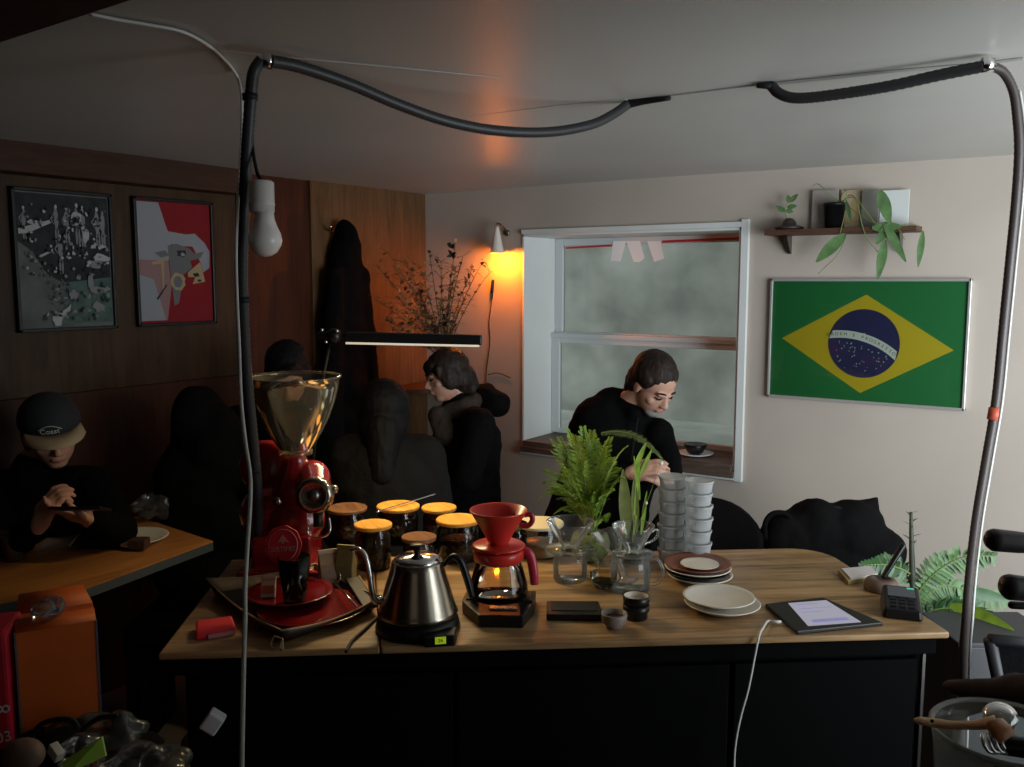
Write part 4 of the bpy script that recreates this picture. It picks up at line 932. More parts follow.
mb = MB(); mb.prism([(q-c)*.9+Vector((.002, .004, .010)) for q in q4], (0, 0, .004)); part('top_sheet', mb, mat('pale_sheet', (.72, .66, .62), .6), T)
p = at(881, 590); s = scl(p)
T = thing('pen_pot', 'squat round wooden pen pot beside the card reader', 'pot', p); r_ = 16.5*s
mb = MB(); mb.lathe([(.001, 0), (r_*.92, 0), (r_, .004), (r_*.98, .018), (r_*.82, .026), (r_*.5, .029), (r_*.45, .026), (.001, .02)], 32); part('body', mb, mat('dull_wood_pot', (.13, .085, .06), .6, noise=.25, scale=30), T)
mb = MB(); a = PD(884, 576, dep(p)); b = PD(903, 546, dep(p)); mb.cap(a, b, .0065, .0065); o = part('marker_pen', mb, 'blackplastic', None, True); tag(o, 'black marker pen standing slanted in the wooden pen pot', 'pen')
T = thing('card_reader', 'black card payment terminal at the right end of the counter', 'card reader', at(901, 612), RA-.35)
mb = MB(); mb.add([(-.040, -.052, 0), (.040, -.052, 0), (.040, .055, 0), (-.040, .055, 0), (-.036, -.050, .022), (.036, -.050, .022), (.036, .052, .042), (-.036, .052, .042)], [(0, 3, 2, 1), (4, 5, 6, 7), (0, 1, 5, 4), (1, 2, 6, 5), (2, 3, 7, 6), (3, 0, 4, 7)], 0, False)
part('body', mb, 'blackplastic', T, bev=.006)
Mr = Matrix.Rotation(math.atan2(.02, .102), 3, 'X')
mb = MB(); mb.box((0, .018, .0370), (.054, .040, .003), 0, Mr); sc_ = part('display', mb, mat('reader_screen', (.03, .04, .045), .15, coat=1), T)
mb = MB(); mb.box((.018, .034, .0415), (.014, .006, .001), 0, Mr); part('status_light', mb, mat('green_status', (.05, .4, .25), .4, emit=(.1, .8, .45), es=.5), sc_)
mb = MB()
for i in range(3):
    for j in range(3): mb.box((-.018+.018*i, -.038+.013*j, .0265+.0026*j), (.012, .008, .003), 0, Mr)
part('keypad', mb, 'blackrubber', T)

# ---- plants on the counter
def frond(mb, base, tip, sag, n, ll, lw, g, fine=3, mi=0, mi2=0, wid=.5):
    """arching frond with feathery side sprays"""
    base, tip = Vector(base), Vector(tip); mid = (base+tip)/2+Vector((0, 0, sag)); P = []
    for k in range(n+1): t = k/n; P.append(base*(1-t)**2+mid*(2*t*(1-t))+tip*t*t)
    mb.tube(P, [.0016*(1-.7*k/n) for k in range(n+1)], 5, mi2)
    for k in range(int(n*.25), n+1):
        t = k/n; d = (P[min(k+1, n)]-P[max(k-1, 0)]).normalized(); s_ = d.cross(Vector((0, 0, 1)))
        if s_.length < .1: s_ = Vector((1, 0, 0))
        s_.normalize(); env = math.sin(math.pi*min(1, .12+.9*(1-(t-.25)/.78)))**.7 if t < 1 else .3; env = max(.18, min(1, (1-t)*1.7+.12))*min(1, (t-.1)*3)
        for sd in (-1, 1):
            L_ = ll*env*g.uniform(.8, 1.1); dd = (s_*sd*.85+d*.65+Vector((0, 0, g.uniform(-.25, .15)))).normalized(); m_ = fine
            q0 = P[k]; q1 = q0+dd*L_+Vector((0, 0, -.15*L_))
            mb.tube([q0, q1], [.0007, .0003], 3, mi2)
            for j in range(1, m_+1):
                q = q0+(q1-q0)*(j/m_); l2 = lw*(1.1-.5*j/m_)
                for s2 in (-1, 1):
                    e = (dd*.8+d*(.7*s2)+Vector((0, 0, g.uniform(-.3, .3)))).normalized()*l2; w_ = Vector((0, 0, .0007))+d*.0005
                    mb.add([q, q+e*.5+w_, q+e, q+e*.5-w_], [(0, 1, 2, 3)], mi, False)
g = random.Random(11)
p = at(590, 560); dP = dep(p); s = dP/F
T = thing('potted_fern', 'bright feathery asparagus fern in a mossy round pot behind the glass carafes', 'plant', p)
mb = MB(); mb.lathe([(.001, 0), (.03, 0), (.045, .02), (.050, .045), (.043, .068), (.034, .074), (.03, .068), (.001, .064)], 30); part('pot', mb, 'moss', T)
mb = MB(); B_ = p+Vector((0, 0, .07))
for x, y, sg, ll in ((560, 438, .04, .050), (583, 428, .05, .045), (545, 470, .06, .045), (541, 497, .08, .034), (606, 448, .05, .045), (618, 468, .06, .04), (570, 455, .05, .055), (595, 440, .04, .05), (560, 490, .05, .045), (612, 490, .05, .035), (577, 470, .04, .05), (553, 452, .05, .05), (600, 465, .03, .04), (545, 482, .06, .035), (626, 447, .07, .03), (585, 500, .03, .03), (606, 520, .04, .03), (552, 440, .05, .05), (568, 430, .05, .05), (575, 436, .05, .05), (592, 432, .05, .05), (612, 458, .06, .045), (548, 488, .07, .045), (565, 470, .05, .05), (586, 462, .04, .05), (622, 478, .06, .04), (600, 490, .04, .04), (556, 512, .06, .035), (610, 438, .05, .04), (573, 505, .05, .04)):
    frond(mb, B_+Vector((g.uniform(-.01, .01), g.uniform(-.01, .01), -.01)), PD(x, y, dP+g.uniform(-.07, .05)), sg*1.3, 26, ll*1.0, .0062, g, 9, 0, 1)
part('foliage', mb, ['leaf', 'greenstem'], T, True)
p = at(632, 562); dP = dep(p); s = dP/F
T = thing('potted_plant', 'tall plant with one arching feathery frond and upright strap leaves, right of the fern', 'plant', p)
mb = MB(); mb.lathe([(.001, 0), (.024, 0), (.032, .05), (.034, .055), (.029, .055), (.001, .050)], 28); part('pot', mb, 'blackplastic', T)
mb = MB(); B_ = p+Vector((0, 0, .05))
frond(mb, B_, PD(661, 463, dP-.02), .0, 6, .001, .001, g, 1, 0, 1)
P0, P1, P2_ = PD(601, 433, dP), PD(632, 430, dP), PD(663, 461, dP)
def arc(mb, A, Bm, C_, n, ll, mi=0):
    P = [A*(1-t)**2+Bm*(2*t*(1-t))+C_*t*t for t in [k/n for k in range(n+1)]]; mb.tube(P, .0014, 5, 1)
    for k, q in enumerate(P):
        d = (P[min(k+1, n)]-P[max(k-1, 0)]).normalized()
        for sd in (-1, 1):
            for rr_ in range(3):
                e = (UP*(-.9 if sd < 0 else .25)+d*.5+FW*g.uniform(-.7, .7)).normalized()*ll*g.uniform(.6, 1.1)*(.5+.5*math.sin(math.pi*k/n)); w_ = d*.0016
                mb.add([q, q+e*.5+w_, q+e, q+e*.5-w_], [(0, 1, 2, 3)], mi, False)
arc(mb, P0, PD(640, 425, dP), P2_, 44, .019)
mb.tube([B_, PD(634, 500, dP), PD(640, 470, dP), PD(652, 452, dP), P2_], [.0028, .0024, .002, .0016, .0012], 6, 1, 5)
for a_, b_, w_, mi in (((627, 538), (623, 468), .019, 0), ((634, 535), (640, 452), .007, 2), ((641, 535), (647, 490), .006, 2), ((636, 530), (634, 478), .012, 0), ((634, 470), (646, 442), .008, 2), ((640, 500), (634, 455), .006, 2), ((640, 478), (652, 448), .006, 2)):
    A, B = PD(*a_, dP-.01), PD(*b_, dP-.01); leafm(mb, A, B-A, (B-A).length, w_, -FW, .02, mi)
part('foliage', mb, [mat('olive_leaf', (.13, .15, .03), .5, noise=.25, scale=40), 'greenstem', 'leaf'], T, True)
mb = MB(); mb.ell(PD(646, 503, dP-.02), .0045); mb.ell(PD(661, 463, dP-.02), .006); part('bud', mb, 'cream', T, True)
# ================================================================ left table and what stands on it
tb = [PZ(-60, 612, TZ), PZ(80, 590, TZ), PZ(213, 541, TZ), PZ(137, 516, TZ), PZ(-70, 528, TZ)]

for q in tb: q.x = max(q.x, LX+.04)
c = sum(tb, Vector())/5; c.z = 0
T = thing('cafe_table', 'orange-brown wooden cafe table with a grey edge at the left', 'table', c)
E_ = [q-c for q in tb]
mb = MB(); mb.prism([q-Vector((0, 0, .004)) for q in E_], (0, 0, .004)); part('top', mb, 'tablewood', T)
mb = MB(); mb.prism([q-Vector((0, 0, .030)) for q in E_], (0, 0, .026)); part('edge', mb, mat('blue_grey_edge', (.05, .06, .07), .45), T)
mb = MB(); mb.tube([(0, 0, .03), (0, 0, TZ-.03)], .03, 16); part('pedestal', mb, 'black', T); mb = MB(); mb.lathe([(.001, 0), (.22, 0), (.22, .012), (.03, .03), (.001, .03)], 32); part('foot', mb, 'black', T)
p = PZ(133, 540, TZ); R_ = 34*dep(p)/F
T0 = plate('cream plate with a dark cake slice on the cafe table at left', p, R_, 'cream', None, TZ, .012, .6)
p2 = PZ(139, 541, TZ+.03); T = thing('cake_slice', 'dark brown cake slice on the cream plate at the left table', 'cake', (p2.x, p2.y, TZ+.008), .5)
mb = MB(); mb.prism([(-.028, -.02, 0), (.028, -.02, 0), (.024, .025, 0), (-.02, .022, 0)], (0, 0, .030)); part('sponge', mb, mat('dark_cake', (.05, .018, .012), .8, bump=.5, scale=60), T, bev=.003)
mb = MB(); mb.ell((-.040, .002, .010), (.024, .014, .010)); part('cream_dollop', mb, 'cream', T)
def slab(name, label, cat, pix, z, th, m, bulge=0):
    q = [PZ(x, y, z) for x, y in pix]; mb = MB(); mb.prism(q, (0, 0, th)); o = part(name, mb, m, None, True, bev=min(.002, th*.3)); tag(o, label, cat); return o
T = thing('snack_wrapper', 'open dark snack wrapper with white edges beside the plate on the cafe table', 'wrapper', PZ(100, 540, TZ))
wp = [(86, 526), (124, 531), (118, 545), (70, 546)]
q = [PZ(x, y, TZ+.008+.010*(i % 2)) for i, (x, y) in enumerate(wp)]
mb = MB(); mb.prism(q, (0, 0, .002)); part('foil', mb, 'leatherdark', T, True); mb = MB(); mb.tube([q[0], q[1]], .0035, 8); mb2 = MB(); mb2.tube([q[0], q[3]], .003, 8); part('white_edge', mb, 'whitecer', T, True); part('white_edge', mb2, 'whitecer', T, True)
slab('napkin', 'grey paper napkin lying under the seated person\'s hands on the cafe table', 'napkin', [(56, 528), (92, 524), (84, 545), (34, 552)], TZ+.001, .003, mat('grey_paper', (.28, .22, .18), .8))
p = PZ(14, 560, TZ); s = scl(p); T = thing('iced_drink', 'brown drink in a clear glass at the left edge of the cafe table', 'drink', p, 0)
mb = MB(); mb.lathe([(.001, .001), (.026, .001), (.034, .10), (.031, .10)], 28); part('glass_wall', mb, 'glass', T); mb = MB(); mb.lathe([(.001, .003), (.024, .003), (.030, .075), (.001, .075)], 28); part('drink', mb, mat('brown_drink', (.13, .05, .02), .2), T)
# clear crumpled bag on the table
g1 = MB(); c = PD(152, 507, dep(PZ(152, 522, TZ))); g = random.Random(2)
for k in range(9): g1.ell(c+Vector((g.uniform(-.045, .045), g.uniform(-.04, .04), g.uniform(-.02, .03))), (g.uniform(.025, .045), g.uniform(.025, .045), g.uniform(.018, .035)))
o = part('plastic_bag', organic(g1, .006, 2, .02, .04), 'bagplastic', None, True); tag(o, 'crumpled clear plastic bag at the back corner of the cafe table', 'bag'); o.location.z = TZ+.002

# ================================================================ foreground left: boxes and bags
GZ = .85
pts = [PZ(-160, 700, GZ), PZ(110, 728, GZ), PZ(160, 752, GZ), PZ(176, 905, GZ), PZ(-160, 960, GZ)]
c = sum(pts, Vector())/5; c.z = 0; T = thing('side_table', 'dark side table in the bottom left corner under the boxes and bags', 'table', c)
mb = MB(); mb.prism([q-c-Vector((0, 0, .03)) for q in pts], (0, 0, .03)); part('top', mb, 'black', T)
for q in pts: r = (q-c)*.88; mb = MB(); mb.box((r.x, r.y, (GZ-.03)/2), (.04, .04, GZ-.03)); part('leg', mb, 'black', T)
def boxpix(bl, br, tr, tl, z, depth_, name, label, cat, m, zt=None):
    a, b = PZ(*bl, z), PZ(*br, z); ax = (b-a); w_ = ax.length; ax.normalize(); n = Vector((-ax.y, ax.x, 0)); 
    h = PD(*tl, dep(a)).z-z
    T = thing(name, label, cat, (a+b)/2+n*depth_/2, math.atan2(ax.y, ax.x)); return T, w_, h
T, w_, h = boxpix((22, 744), (102, 727), (94, 606), (12, 628), GZ, .09, 'paper_carton', 'tall plain orange carton with pale edges and an open crumpled top', 'box', 'orange')
mb = MB(); mb.box((0, 0, h/2), (w_, .09, h)); part('carton_body', mb, 'orange', T, bev=.002)
mb = MB(); mb.add([(-w_/2, .045, h), (w_/2, .045, h), (w_/2*.8, .10, h+.018), (-w_/2*.9, .09, h+.02)], [(0, 1, 2, 3)]); part('open_flap', mb, 'orange', T, sol=.002)
mb = MB(); mb.add([(-w_/2, -.045, h), (w_/2, -.045, h), (w_/2, .0, h+.006), (-w_/2, .0, h+.006)], [(0, 1, 2, 3)]); part('open_flap', mb, 'orange', T, sol=.002)
pe = mat('blue_grey_card_edge', (.12, .13, .17), .6)
for sx in (-1, 1): mb = MB(); mb.box((sx*w_/2, -.045, h/2), (.003, .003, h)); part('edge_strip', mb, pe, T)
g1 = MB(); g = random.Random(8)
for k in range(7): g1.ell((g.uniform(-.03, .02), g.uniform(-.02, .02), h+.015+g.uniform(-.006, .012)), (g.uniform(.012, .024), .018, g.uniform(.008, .018)))
o = part('crumpled_film', organic(g1, .004, 1, .012, .02), 'bagplastic', None); o.matrix_world = Matrix.Translation(T.location) @ T.rotation_euler.to_matrix().to_4x4(); tag(o, 'crumpled clear film lying on top of the orange carton', 'film')
T, w_, h = boxpix((-70, 760), (13, 750), (6, 630), (-80, 634), GZ, .10, 'coffee_bag', 'bright red bag with white lettering cut off by the left edge of the picture', 'bag', 'redmatte')
mb = MB(); mb.box((0, 0, h/2), (w_, .10, h)); part('bag_body', mb, mat('crimson_bag', (.62, .012, .04), .5, noise=.35, scale=9), T, bev=.006)
me = text('03', .024, m4((1, 0, .12), (-.12, 0, 1), (0, -1, 0), (w_*.40, -.0515, h*.12))); part('lettering', me, 'whitecer', T)
me = text('8', .030, m4((0, 0, 1), (-1, 0, 0), (0, -1, 0), (w_*.42, -.0515, h*.36))); part('lettering', me, 'whitecer', T)
# dark sunglasses-like handles: black bag with looped handles
T = thing('tote_bag', 'black bag with two looped handles in front of the orange carton', 'bag', PZ(70, 752, GZ))
g1 = MB(); c = PZ(75, 752, GZ)
for x, y, r in ((40, 742, .030), (75, 738, .028), (112, 738, .03), (140, 745, .028)): g1.ell(PZ(x, y, GZ+.012), (.045, .035, r*.5))
part('bag_body', organic(g1, .005, 3, .01, .04), 'clothcoat', T, True)
for pp in (((30, 738), (42, 724), (62, 719), (74, 722), (78, 730)), ((82, 730), (92, 722), (104, 717), (118, 716))):
    mb = MB(); mb.tube([PD(x, y, 1.36) for x, y in pp], .0042, 8, 0, 5); part('handle', mb, 'blackrubber', T, True)
# clear plastic bag with a green packet inside
g1 = MB(); g = random.Random(21)
for k in range(16):
    x, y = g.uniform(70, 175), g.uniform(735, 790); q = PZ(x, y, GZ+.02); q.z = GZ+g.uniform(.012, .045-.0002*abs(x-120)); g1.ell(q, (g.uniform(.02, .045), g.uniform(.02, .04), g.uniform(.015, .03)))
o = part('plastic_bag', organic(g1, .005, 1, .03, .05), 'bagplastic', None, True); tag(o, 'large crumpled clear plastic bag in the bottom left corner', 'bag')
q = [PD(103, 736, 1.22), PD(107, 755, 1.20), PD(70, 772, 1.16), PD(62, 762, 1.18)]
mb = MB(); mb.prism(q, -FW*.004); o = part('green_packet', mb, mat('lime_packet', (.22, .38, .03), .4), None, True); tag(o, 'pointed lime green packet showing through the clear bag at bottom left', 'packet')
mb = MB(); q = PD(23, 755, 1.28); mb.ell(q, (.034, .028, .022)); o = part('paper_cup', organic(mb, .004, 2), mat('brown_paper', (.16, .09, .065), .6), None, True); tag(o, 'rounded brown paper bundle at the very bottom left', 'bundle')
mb = MB(); q = PD(56, 752, 1.25); mb.box(q, (.022, .012, .016), 0, Matrix.Rotation(.5, 3, 'Y')); o = part('white_tag', mb, 'cream', None, True, bev=.001); tag(o, 'small cream tag beside the brown bundle at bottom left', 'tag')

# ================================================================ foreground right
RZ = .88
pts = [PD(930, 800, 1.20), PD(1130, 790, 1.22), PD(1150, 1100, .85), PD(930, 1100, .85)]
for q in pts: q.z = RZ
c = sum(pts, Vector())/4; c.z = 0; T = thing('work_table', 'dark worktop edge at the bottom right corner under the glass bowl', 'table', c)
mb = MB(); mb.prism([q-c-Vector((0, 0, .03)) for q in pts], (0, 0, .03)); part('top', mb, 'black', T)
for q in pts: r = (q-c)*.9; mb = MB(); mb.box((r.x, r.y, (RZ-.03)/2), (.04, .04, RZ-.03)); part('leg', mb, 'black', T)
c = PD(1006, 752, 1.12); c.z = RZ
T = thing('glass_bowl', 'thick clear glass dish holding metal tools at the bottom right corner', 'bowl', c, .3)
r_ = 66*1.12/F; zt_ = PD(1006, 730, 1.12).z-RZ
def rr_prof(r): return r
mb = MB(); K = 40; prof = [(.001, .003), (r_*.72, .003), (r_*.86, .02), (r_*.96, zt_*.85), (r_*1.02, zt_), (r_*1.06, zt_), (r_*1.0, zt_*.8), (r_*.9, .012), (r_*.74, -.0)]
mb.lathe(prof, K); part('dish', mb, 'glass', T); 
for v in range(1): pass
mb = MB(); mb.lathe([(r_*1.00, zt_-.002), (r_*1.05, zt_+.003), (r_*1.09, zt_), (r_*1.05, zt_-.004)], 40); part('rim', mb, glass('hazy_rim_glass', (.8, .8, .78), .08, 1.6, .35, (.7, .7, .66)), T)  # pale haze put into the rim colour so the glass looks lit
T = thing('wooden_brush', 'brush with a light wooden handle lying across the glass dish at bottom right', 'brush', PD(950, 722, 1.08))
mb = MB(); mb.tube([PD(915, 721, 1.10), PD(921, 721, 1.10), PD(935, 723, 1.10), PD(952, 725, 1.09), (PD(975, 725, 1.08)), PD(996, 722, 1.07)], [.004, .0075, .0088, .0075, .0085, .013], 14, 0, 5, flat=.55); hd = part('handle', mb, wood('pale_brush_wood', (.55, .30, .14), (.80, .50, .27), .4, 8, (1, 8, 8)), T, True)
mb = MB(); mb.tube([PD(932, 721, 1.088), PD(932.2, 721, 1.087)], .0022, 10); part('hanging_hole', mb, 'blackplastic', hd, True)
mb = MB(); mb.tube([PD(994, 722, 1.07), PD(1002, 732, 1.06), PD(1008, 742, 1.06)], [.014, .016, .014], 14, 0, 4, flat=.5); part('ferrule', mb, mat('orange_ferrule', (.45, .16, .05), .3), T, True)
T = thing('metal_tongs', 'shiny steel tool with curved prongs lying in the glass dish', 'tool', PD(1005, 748, 1.07))
for k in range(4): mb = MB(); mb.tube([PD(982+6*k, 734, 1.06), PD(984+6*k, 744, 1.05), PD(990+6*k, 752, 1.05), PD(1000+5*k, 752, 1.05)], .0024, 8, 0, 4); part('prong', mb, 'chrome', T, True)
mb = MB(); mb.cap(PD(1000, 744, 1.06), PD(1050, 752, 1.04), .012, .012); part('handle', mb, 'blackplastic', T, True)
T = thing('steel_lid', 'round steel cap standing in the glass dish behind the brush', 'lid', PD(1000, 716, 1.12)); mb = MB(); mb.lathe([(.001, .006), (.012, .006), (.020, 0), (.018, -.008)], 24, M3=Matrix.Rotation(.6, 3, 'X')); part('cap', mb, 'chrome', T)
# dark brown cloth
g1 = MB()
for a_, b_, r0, r1 in (((950, 686), (1040, 694), .012, .024), ((955, 690), (1040, 700), .010, .02), ((975, 684), (1040, 682), .008, .016)): g1.cap(PD(*a_, 1.42), PD(*b_, 1.30), r0, r1)
g1.cap(PD(1040, 690, 1.30), PD(1120, 700, 1.2), .024, .03)
o = part('apron_cloth', organic(g1, .006, 4, .012, .05), mat('dark_brown_cloth', (.035, .017, .014), .85), None, True); tag(o, 'dark brown folded cloth hanging in from the right edge above the glass dish', 'cloth')
# espresso machine handles from the right edge
for (x0, y0, x1, y1, rr, lab) in ((994, 540, 1060, 546, 11.5, 'upper rounded black handle reaching in from the right edge'), (1009, 587, 1070, 590, 13, 'lower rounded black handle reaching in from the right edge')):
    d_ = 1.3; T = thing('portafilter', lab, 'portafilter', PD(x1, y1, d_), 0, None); r = rr*d_/F
    mb = MB(); mb.tube([PD(x0-9, y0, d_), PD(x0-6, y0, d_), PD(x0, y0, d_), PD(x0+22, y0+2, d_), PD(x1, y1, d_)], [r*.3, r*.72, r, r*.95, r*.72], 20, 0, 4); part('handle', mb, mat('brown_black_bakelite', (.022, .016, .016), .35), T, True)
    mb = MB(); mb.tube([PD(x1, y1, d_), PD(x1+20, y1+2, d_)], r*.45, 12); part('neck', mb, 'chrome', T, True)
    mb = MB(); q = PD(x1+50, y1+2, d_); mb.lathe([(.001, -.012), (.024, -.012), (.030, 0), (.033, .02), (.034, .024)], 28, q); part('basket', mb, 'chrome', T, True)
mb = MB(); mb.cap(PD(1012, 605, 1.35), PD(1050, 607, 1.35), .006); o = part('steam_lever', mb, 'blackplastic', None, True); tag(o, 'short thin black lever under the lower black handle at the right edge', 'lever')

# ---- chairs, stool, bag beyond the counter
def chair(loc, rz, label, zb_=.80):
    T = thing('dining_chair', label, 'chair', loc, rz)
    mb = MB(); mb.lathe([(.001, 0), (.19, 0), (.205, .012), (.19, .03), (.001, .034)], 32, (0, 0, .44)); part('seat', mb, 'clothcoat', T)
    K = 14; vs = []
    for i in range(K+1):
        a = math.radians(-62+124*i/K); e = abs(i/K-.5)*2
        top_ = zb_-.10*e**2.5; vs += [(.21*math.sin(a), .21*math.cos(a)-.02, .50), (.21*math.sin(a), .21*math.cos(a)+.02, top_)]
    mb = MB(); mb.add(vs, [(2*i, 2*i+1, 2*i+3, 2*i+2) for i in range(K)]); part('backrest', mb, 'clothcoat', T, sol=.022)
    for x in (-1, 1):
        for y in (-1, 1): mb = MB(); mb.tube([(x*.13, y*.13, .445), (x*.18, y*.18, 0)], [.013, .010], 10); part('leg', mb, 'black', T)
    return T
q = PD(712, 530, 2.95); chair((q.x-.0, q.y-.02, 0), YAW-.1, 'black round-backed chair behind the clear tub stacks', PD(712, 508, 3.0).z)
q = PD(830, 545, 3.1); st_z = .46
T = thing('stool', 'dark square stool under the black bag behind the counter', 'stool', (q.x, q.y, 0), .1)
mb = MB(); mb.box((0, 0, st_z-.02), (.44, .34, .04)); part('seat', mb, 'black', T, bev=.006)
for x in (-1, 1):
    for y in (-1, 1): mb = MB(); mb.box((x*.18, y*.13, (st_z-.04)/2), (.035, .035, st_z-.04)); part('leg', mb, 'black', T)
T = thing('backpack', 'slumped black bag with a pointed flap on the stool behind the counter', 'bag', (q.x, q.y, st_z))
g1 = MB(); dB = 3.1
for x, y, rx, rz in ((785, 545, .10, .12), (815, 535, .12, .13), (850, 535, .13, .13), (875, 552, .10, .10), (830, 560, .17, .10), (800, 560, .14, .10), (845, 518, .10, .05), (812, 522, .09, .05)): g1.ell(PD(x, y, dB), (rx, .10, rz), frame3(RT, Vector((-RT.y, RT.x, 0)), Vector((0, 0, 1))))
g1.cap(PD(812, 512, dB), PD(866, 506, dB), .035, .030); g1.cap(PD(860, 507, dB), PD(877, 498, dB), .028, .010); g1.cap(PD(877, 499, dB), PD(872, 512, dB), .010, .03)
part('bag_body', organic(g1, .009, 3, .03, .10), 'clothcoat', T, True)
mb = MB(); mb.tube([PD(766, 540, dB-.05), PD(765, 524, dB-.06), PD(772, 514, dB-.06), PD(784, 513, dB-.06), PD(792, 520, dB-.06)], .009, 8, 0, 5); part('strap', mb, 'clothcoat', T, True)
mb = MB(); mb.tube([PD(820, 511, dB-.05), PD(836, 507, dB-.05), PD(846, 512, dB-.05)], .005, 8, 0, 4); part('zip_piping', mb, 'clothgrey', T, True)
# right-hand floor plant
pb = PD(925, 640, 2.55); T = thing('potted_conifer', 'tall green plant with drooping feathery branches behind the right end of the counter', 'plant', (pb.x, pb.y, 0))
g = random.Random(31)
mb = MB(); mb.lathe([(.001, 0), (.11, 0), (.14, .45), (.15, .47), (.13, .47), (.12, .44), (.001, .43)], 32); part('pot', mb, 'black', T)
mb = MB(); dP = 2.5; B0 = Vector((pb.x, pb.y, .43)); ttop = PD(911, 512, dP)
mb.tube([B0, PD(914, 600, dP), PD(912, 560, dP), ttop], [.012, .009, .008, .004], 8, 0, 5); part('stem', mb, mat('dark_stem', (.04, .05, .03), .6), T, True)
mb = MB()
def spray(A, Bm, C_, n, ll, lw, mi):
    P = [A*(1-t)**2+Bm*(2*t*(1-t))+C_*t*t for t in [k/n for k in range(n+1)]]; mb.tube(P, [.003*(1-.7*k/n) for k in range(n+1)], 5, 2)
    for k, q in enumerate(P):
        if k < 2: continue
        d = (P[min(k+1, n)]-P[k-1]).normalized(); s_ = d.cross(FW).normalized()
        for sd in (-1, 1):
            e = (s_*sd+d*.6+FW*g.uniform(-.4, .4)+Vector((0, 0, -.25))).normalized(); leafm(mb, q, e, ll*(.5+.6*math.sin(math.pi*k/n))*g.uniform(.8, 1.1), lw, -FW, .25, mi)
for A, Bm, C_, n, ll, lw, mi in (((913, 600), (945, 548), (992, 556), 22, .045, .007, 0), ((914, 610), (950, 585), (1004, 600), 24, .05, .007, 0), ((914, 620), (955, 590), (1010, 636), 24, .055, .008, 1),
    ((914, 615), (930, 575), (965, 590), 20, .05, .007, 0), ((912, 590), (905, 560), (880, 560), 14, .04, .006, 0), ((914, 620), (935, 620), (965, 640), 20, .05, .008, 1), ((912, 575), (890, 560), (862, 566), 16, .04, .006, 1),
    ((913, 600), (925, 560), (955, 552), 18, .035, .006, 0), ((914, 630), (960, 620), (1000, 618), 20, .05, .007, 0), ((914, 600), (890, 590), (870, 600), 12, .04, .006, 0), ((914, 612), (940, 600), (985, 618), 20, .05, .007, 1)):
    o_ = g.uniform(-.12, .12); spray(PD(*A, dP), PD(*Bm, dP+o_/2), PD(*C_, dP+o_), n, ll, lw, mi)
for k in range(12):
    a = k*2.4; z = k/12; q = PD(911, 513+3*k, dP); leafm(mb, q, (math.cos(a), math.sin(a), .5), .022+.012*z, .004, (0, 0, 1), .1, 0)
A, B = PD(950, 605, dP-.1), PD(1014, 632, dP-.25); leafm(mb, A, B-A, (B-A).length, .028, -FW, -.02, 3)
A, B = PD(960, 590, dP), PD(1010, 598, dP); leafm(mb, A, B-A, (B-A).length, .02, -FW, .05, 1)
part('foliage', mb, ['leafgrey', 'leafd', 'greenstem', 'leaf'], T, True)
# dark grey box added in place of shaded wall, and mesh chair, lower right
T = thing('shaded_wall_box', 'plain dark grey box added for the shaded wall right of the counter end', 'box', (PD(985, 700, 2.3).x, PD(985, 700, 2.3).y, 0), YAW)
hgt = PD(985, 628, 2.3).z; mb = MB(); mb.box((0, 0, hgt/2), (.25, .20, hgt)); part('box_body', mb, mat('grey_board', (.05, .05, .053), .6), T, bev=.004); mb = MB(); mb.box((0, 0, hgt+.006), (.26, .21, .012)); part('lid', mb, mat('grey_lid', (.04, .04, .043), .6), T, bev=.003)
T = thing('mesh_chair', 'black office chair back with a dark mesh panel at the right edge', 'chair', (PD(1020, 700, 1.9).x, PD(1020, 700, 1.9).y, 0))
fr = [PD(990, 640, 1.9), PD(1060, 645, 1.9), PD(1060, 720, 1.95), PD(1003, 705, 1.95)]
mb = MB(); mb.tube(fr+[fr[0]], .014, 8); part('back_frame', mb, mat('grey_black_plastic', (.02, .02, .022), .5), T, True); mb = MB(); mb.prism(fr, FW*.006); part('mesh_panel', mb, 'cloth', T, True)
mb = MB(); q = Vector((T.location.x+.06, T.location.y, 0)); mb.tube([q+Vector((0, 0, .08)), q+Vector((0, 0, .62))], .025, 12); part('post', mb, 'black', T, True)
for k in range(5): mb = MB(); a = k*2*math.pi/5; mb.tube([q+Vector((0, 0, .09)), q+Vector((.26*math.cos(a), .26*math.sin(a), .03))], [.022, .014], 8); part('leg', mb, 'black', T, True)

# ---- window sill cup
q = PY(695, 458, BY+.10); q.z = zb+.041
T = thing('coffee_cup', 'dark coffee cup on a white saucer on the window sill', 'cup', q)
mb = MB(); mb.lathe([(.001, .006), (.026, .006), (.038, .016), (.052, .042), (.054, .055), (.050, .055), (.001, .049)], 32); part('cup_body', mb, 'blackplastic', T)
mb = MB(); mb.lathe([(.001, .002), (.05, 0), (.083, .010), (.086, .014), (.05, .006), (.001, .006)], 36); part('saucer', mb, 'whitecer', T)

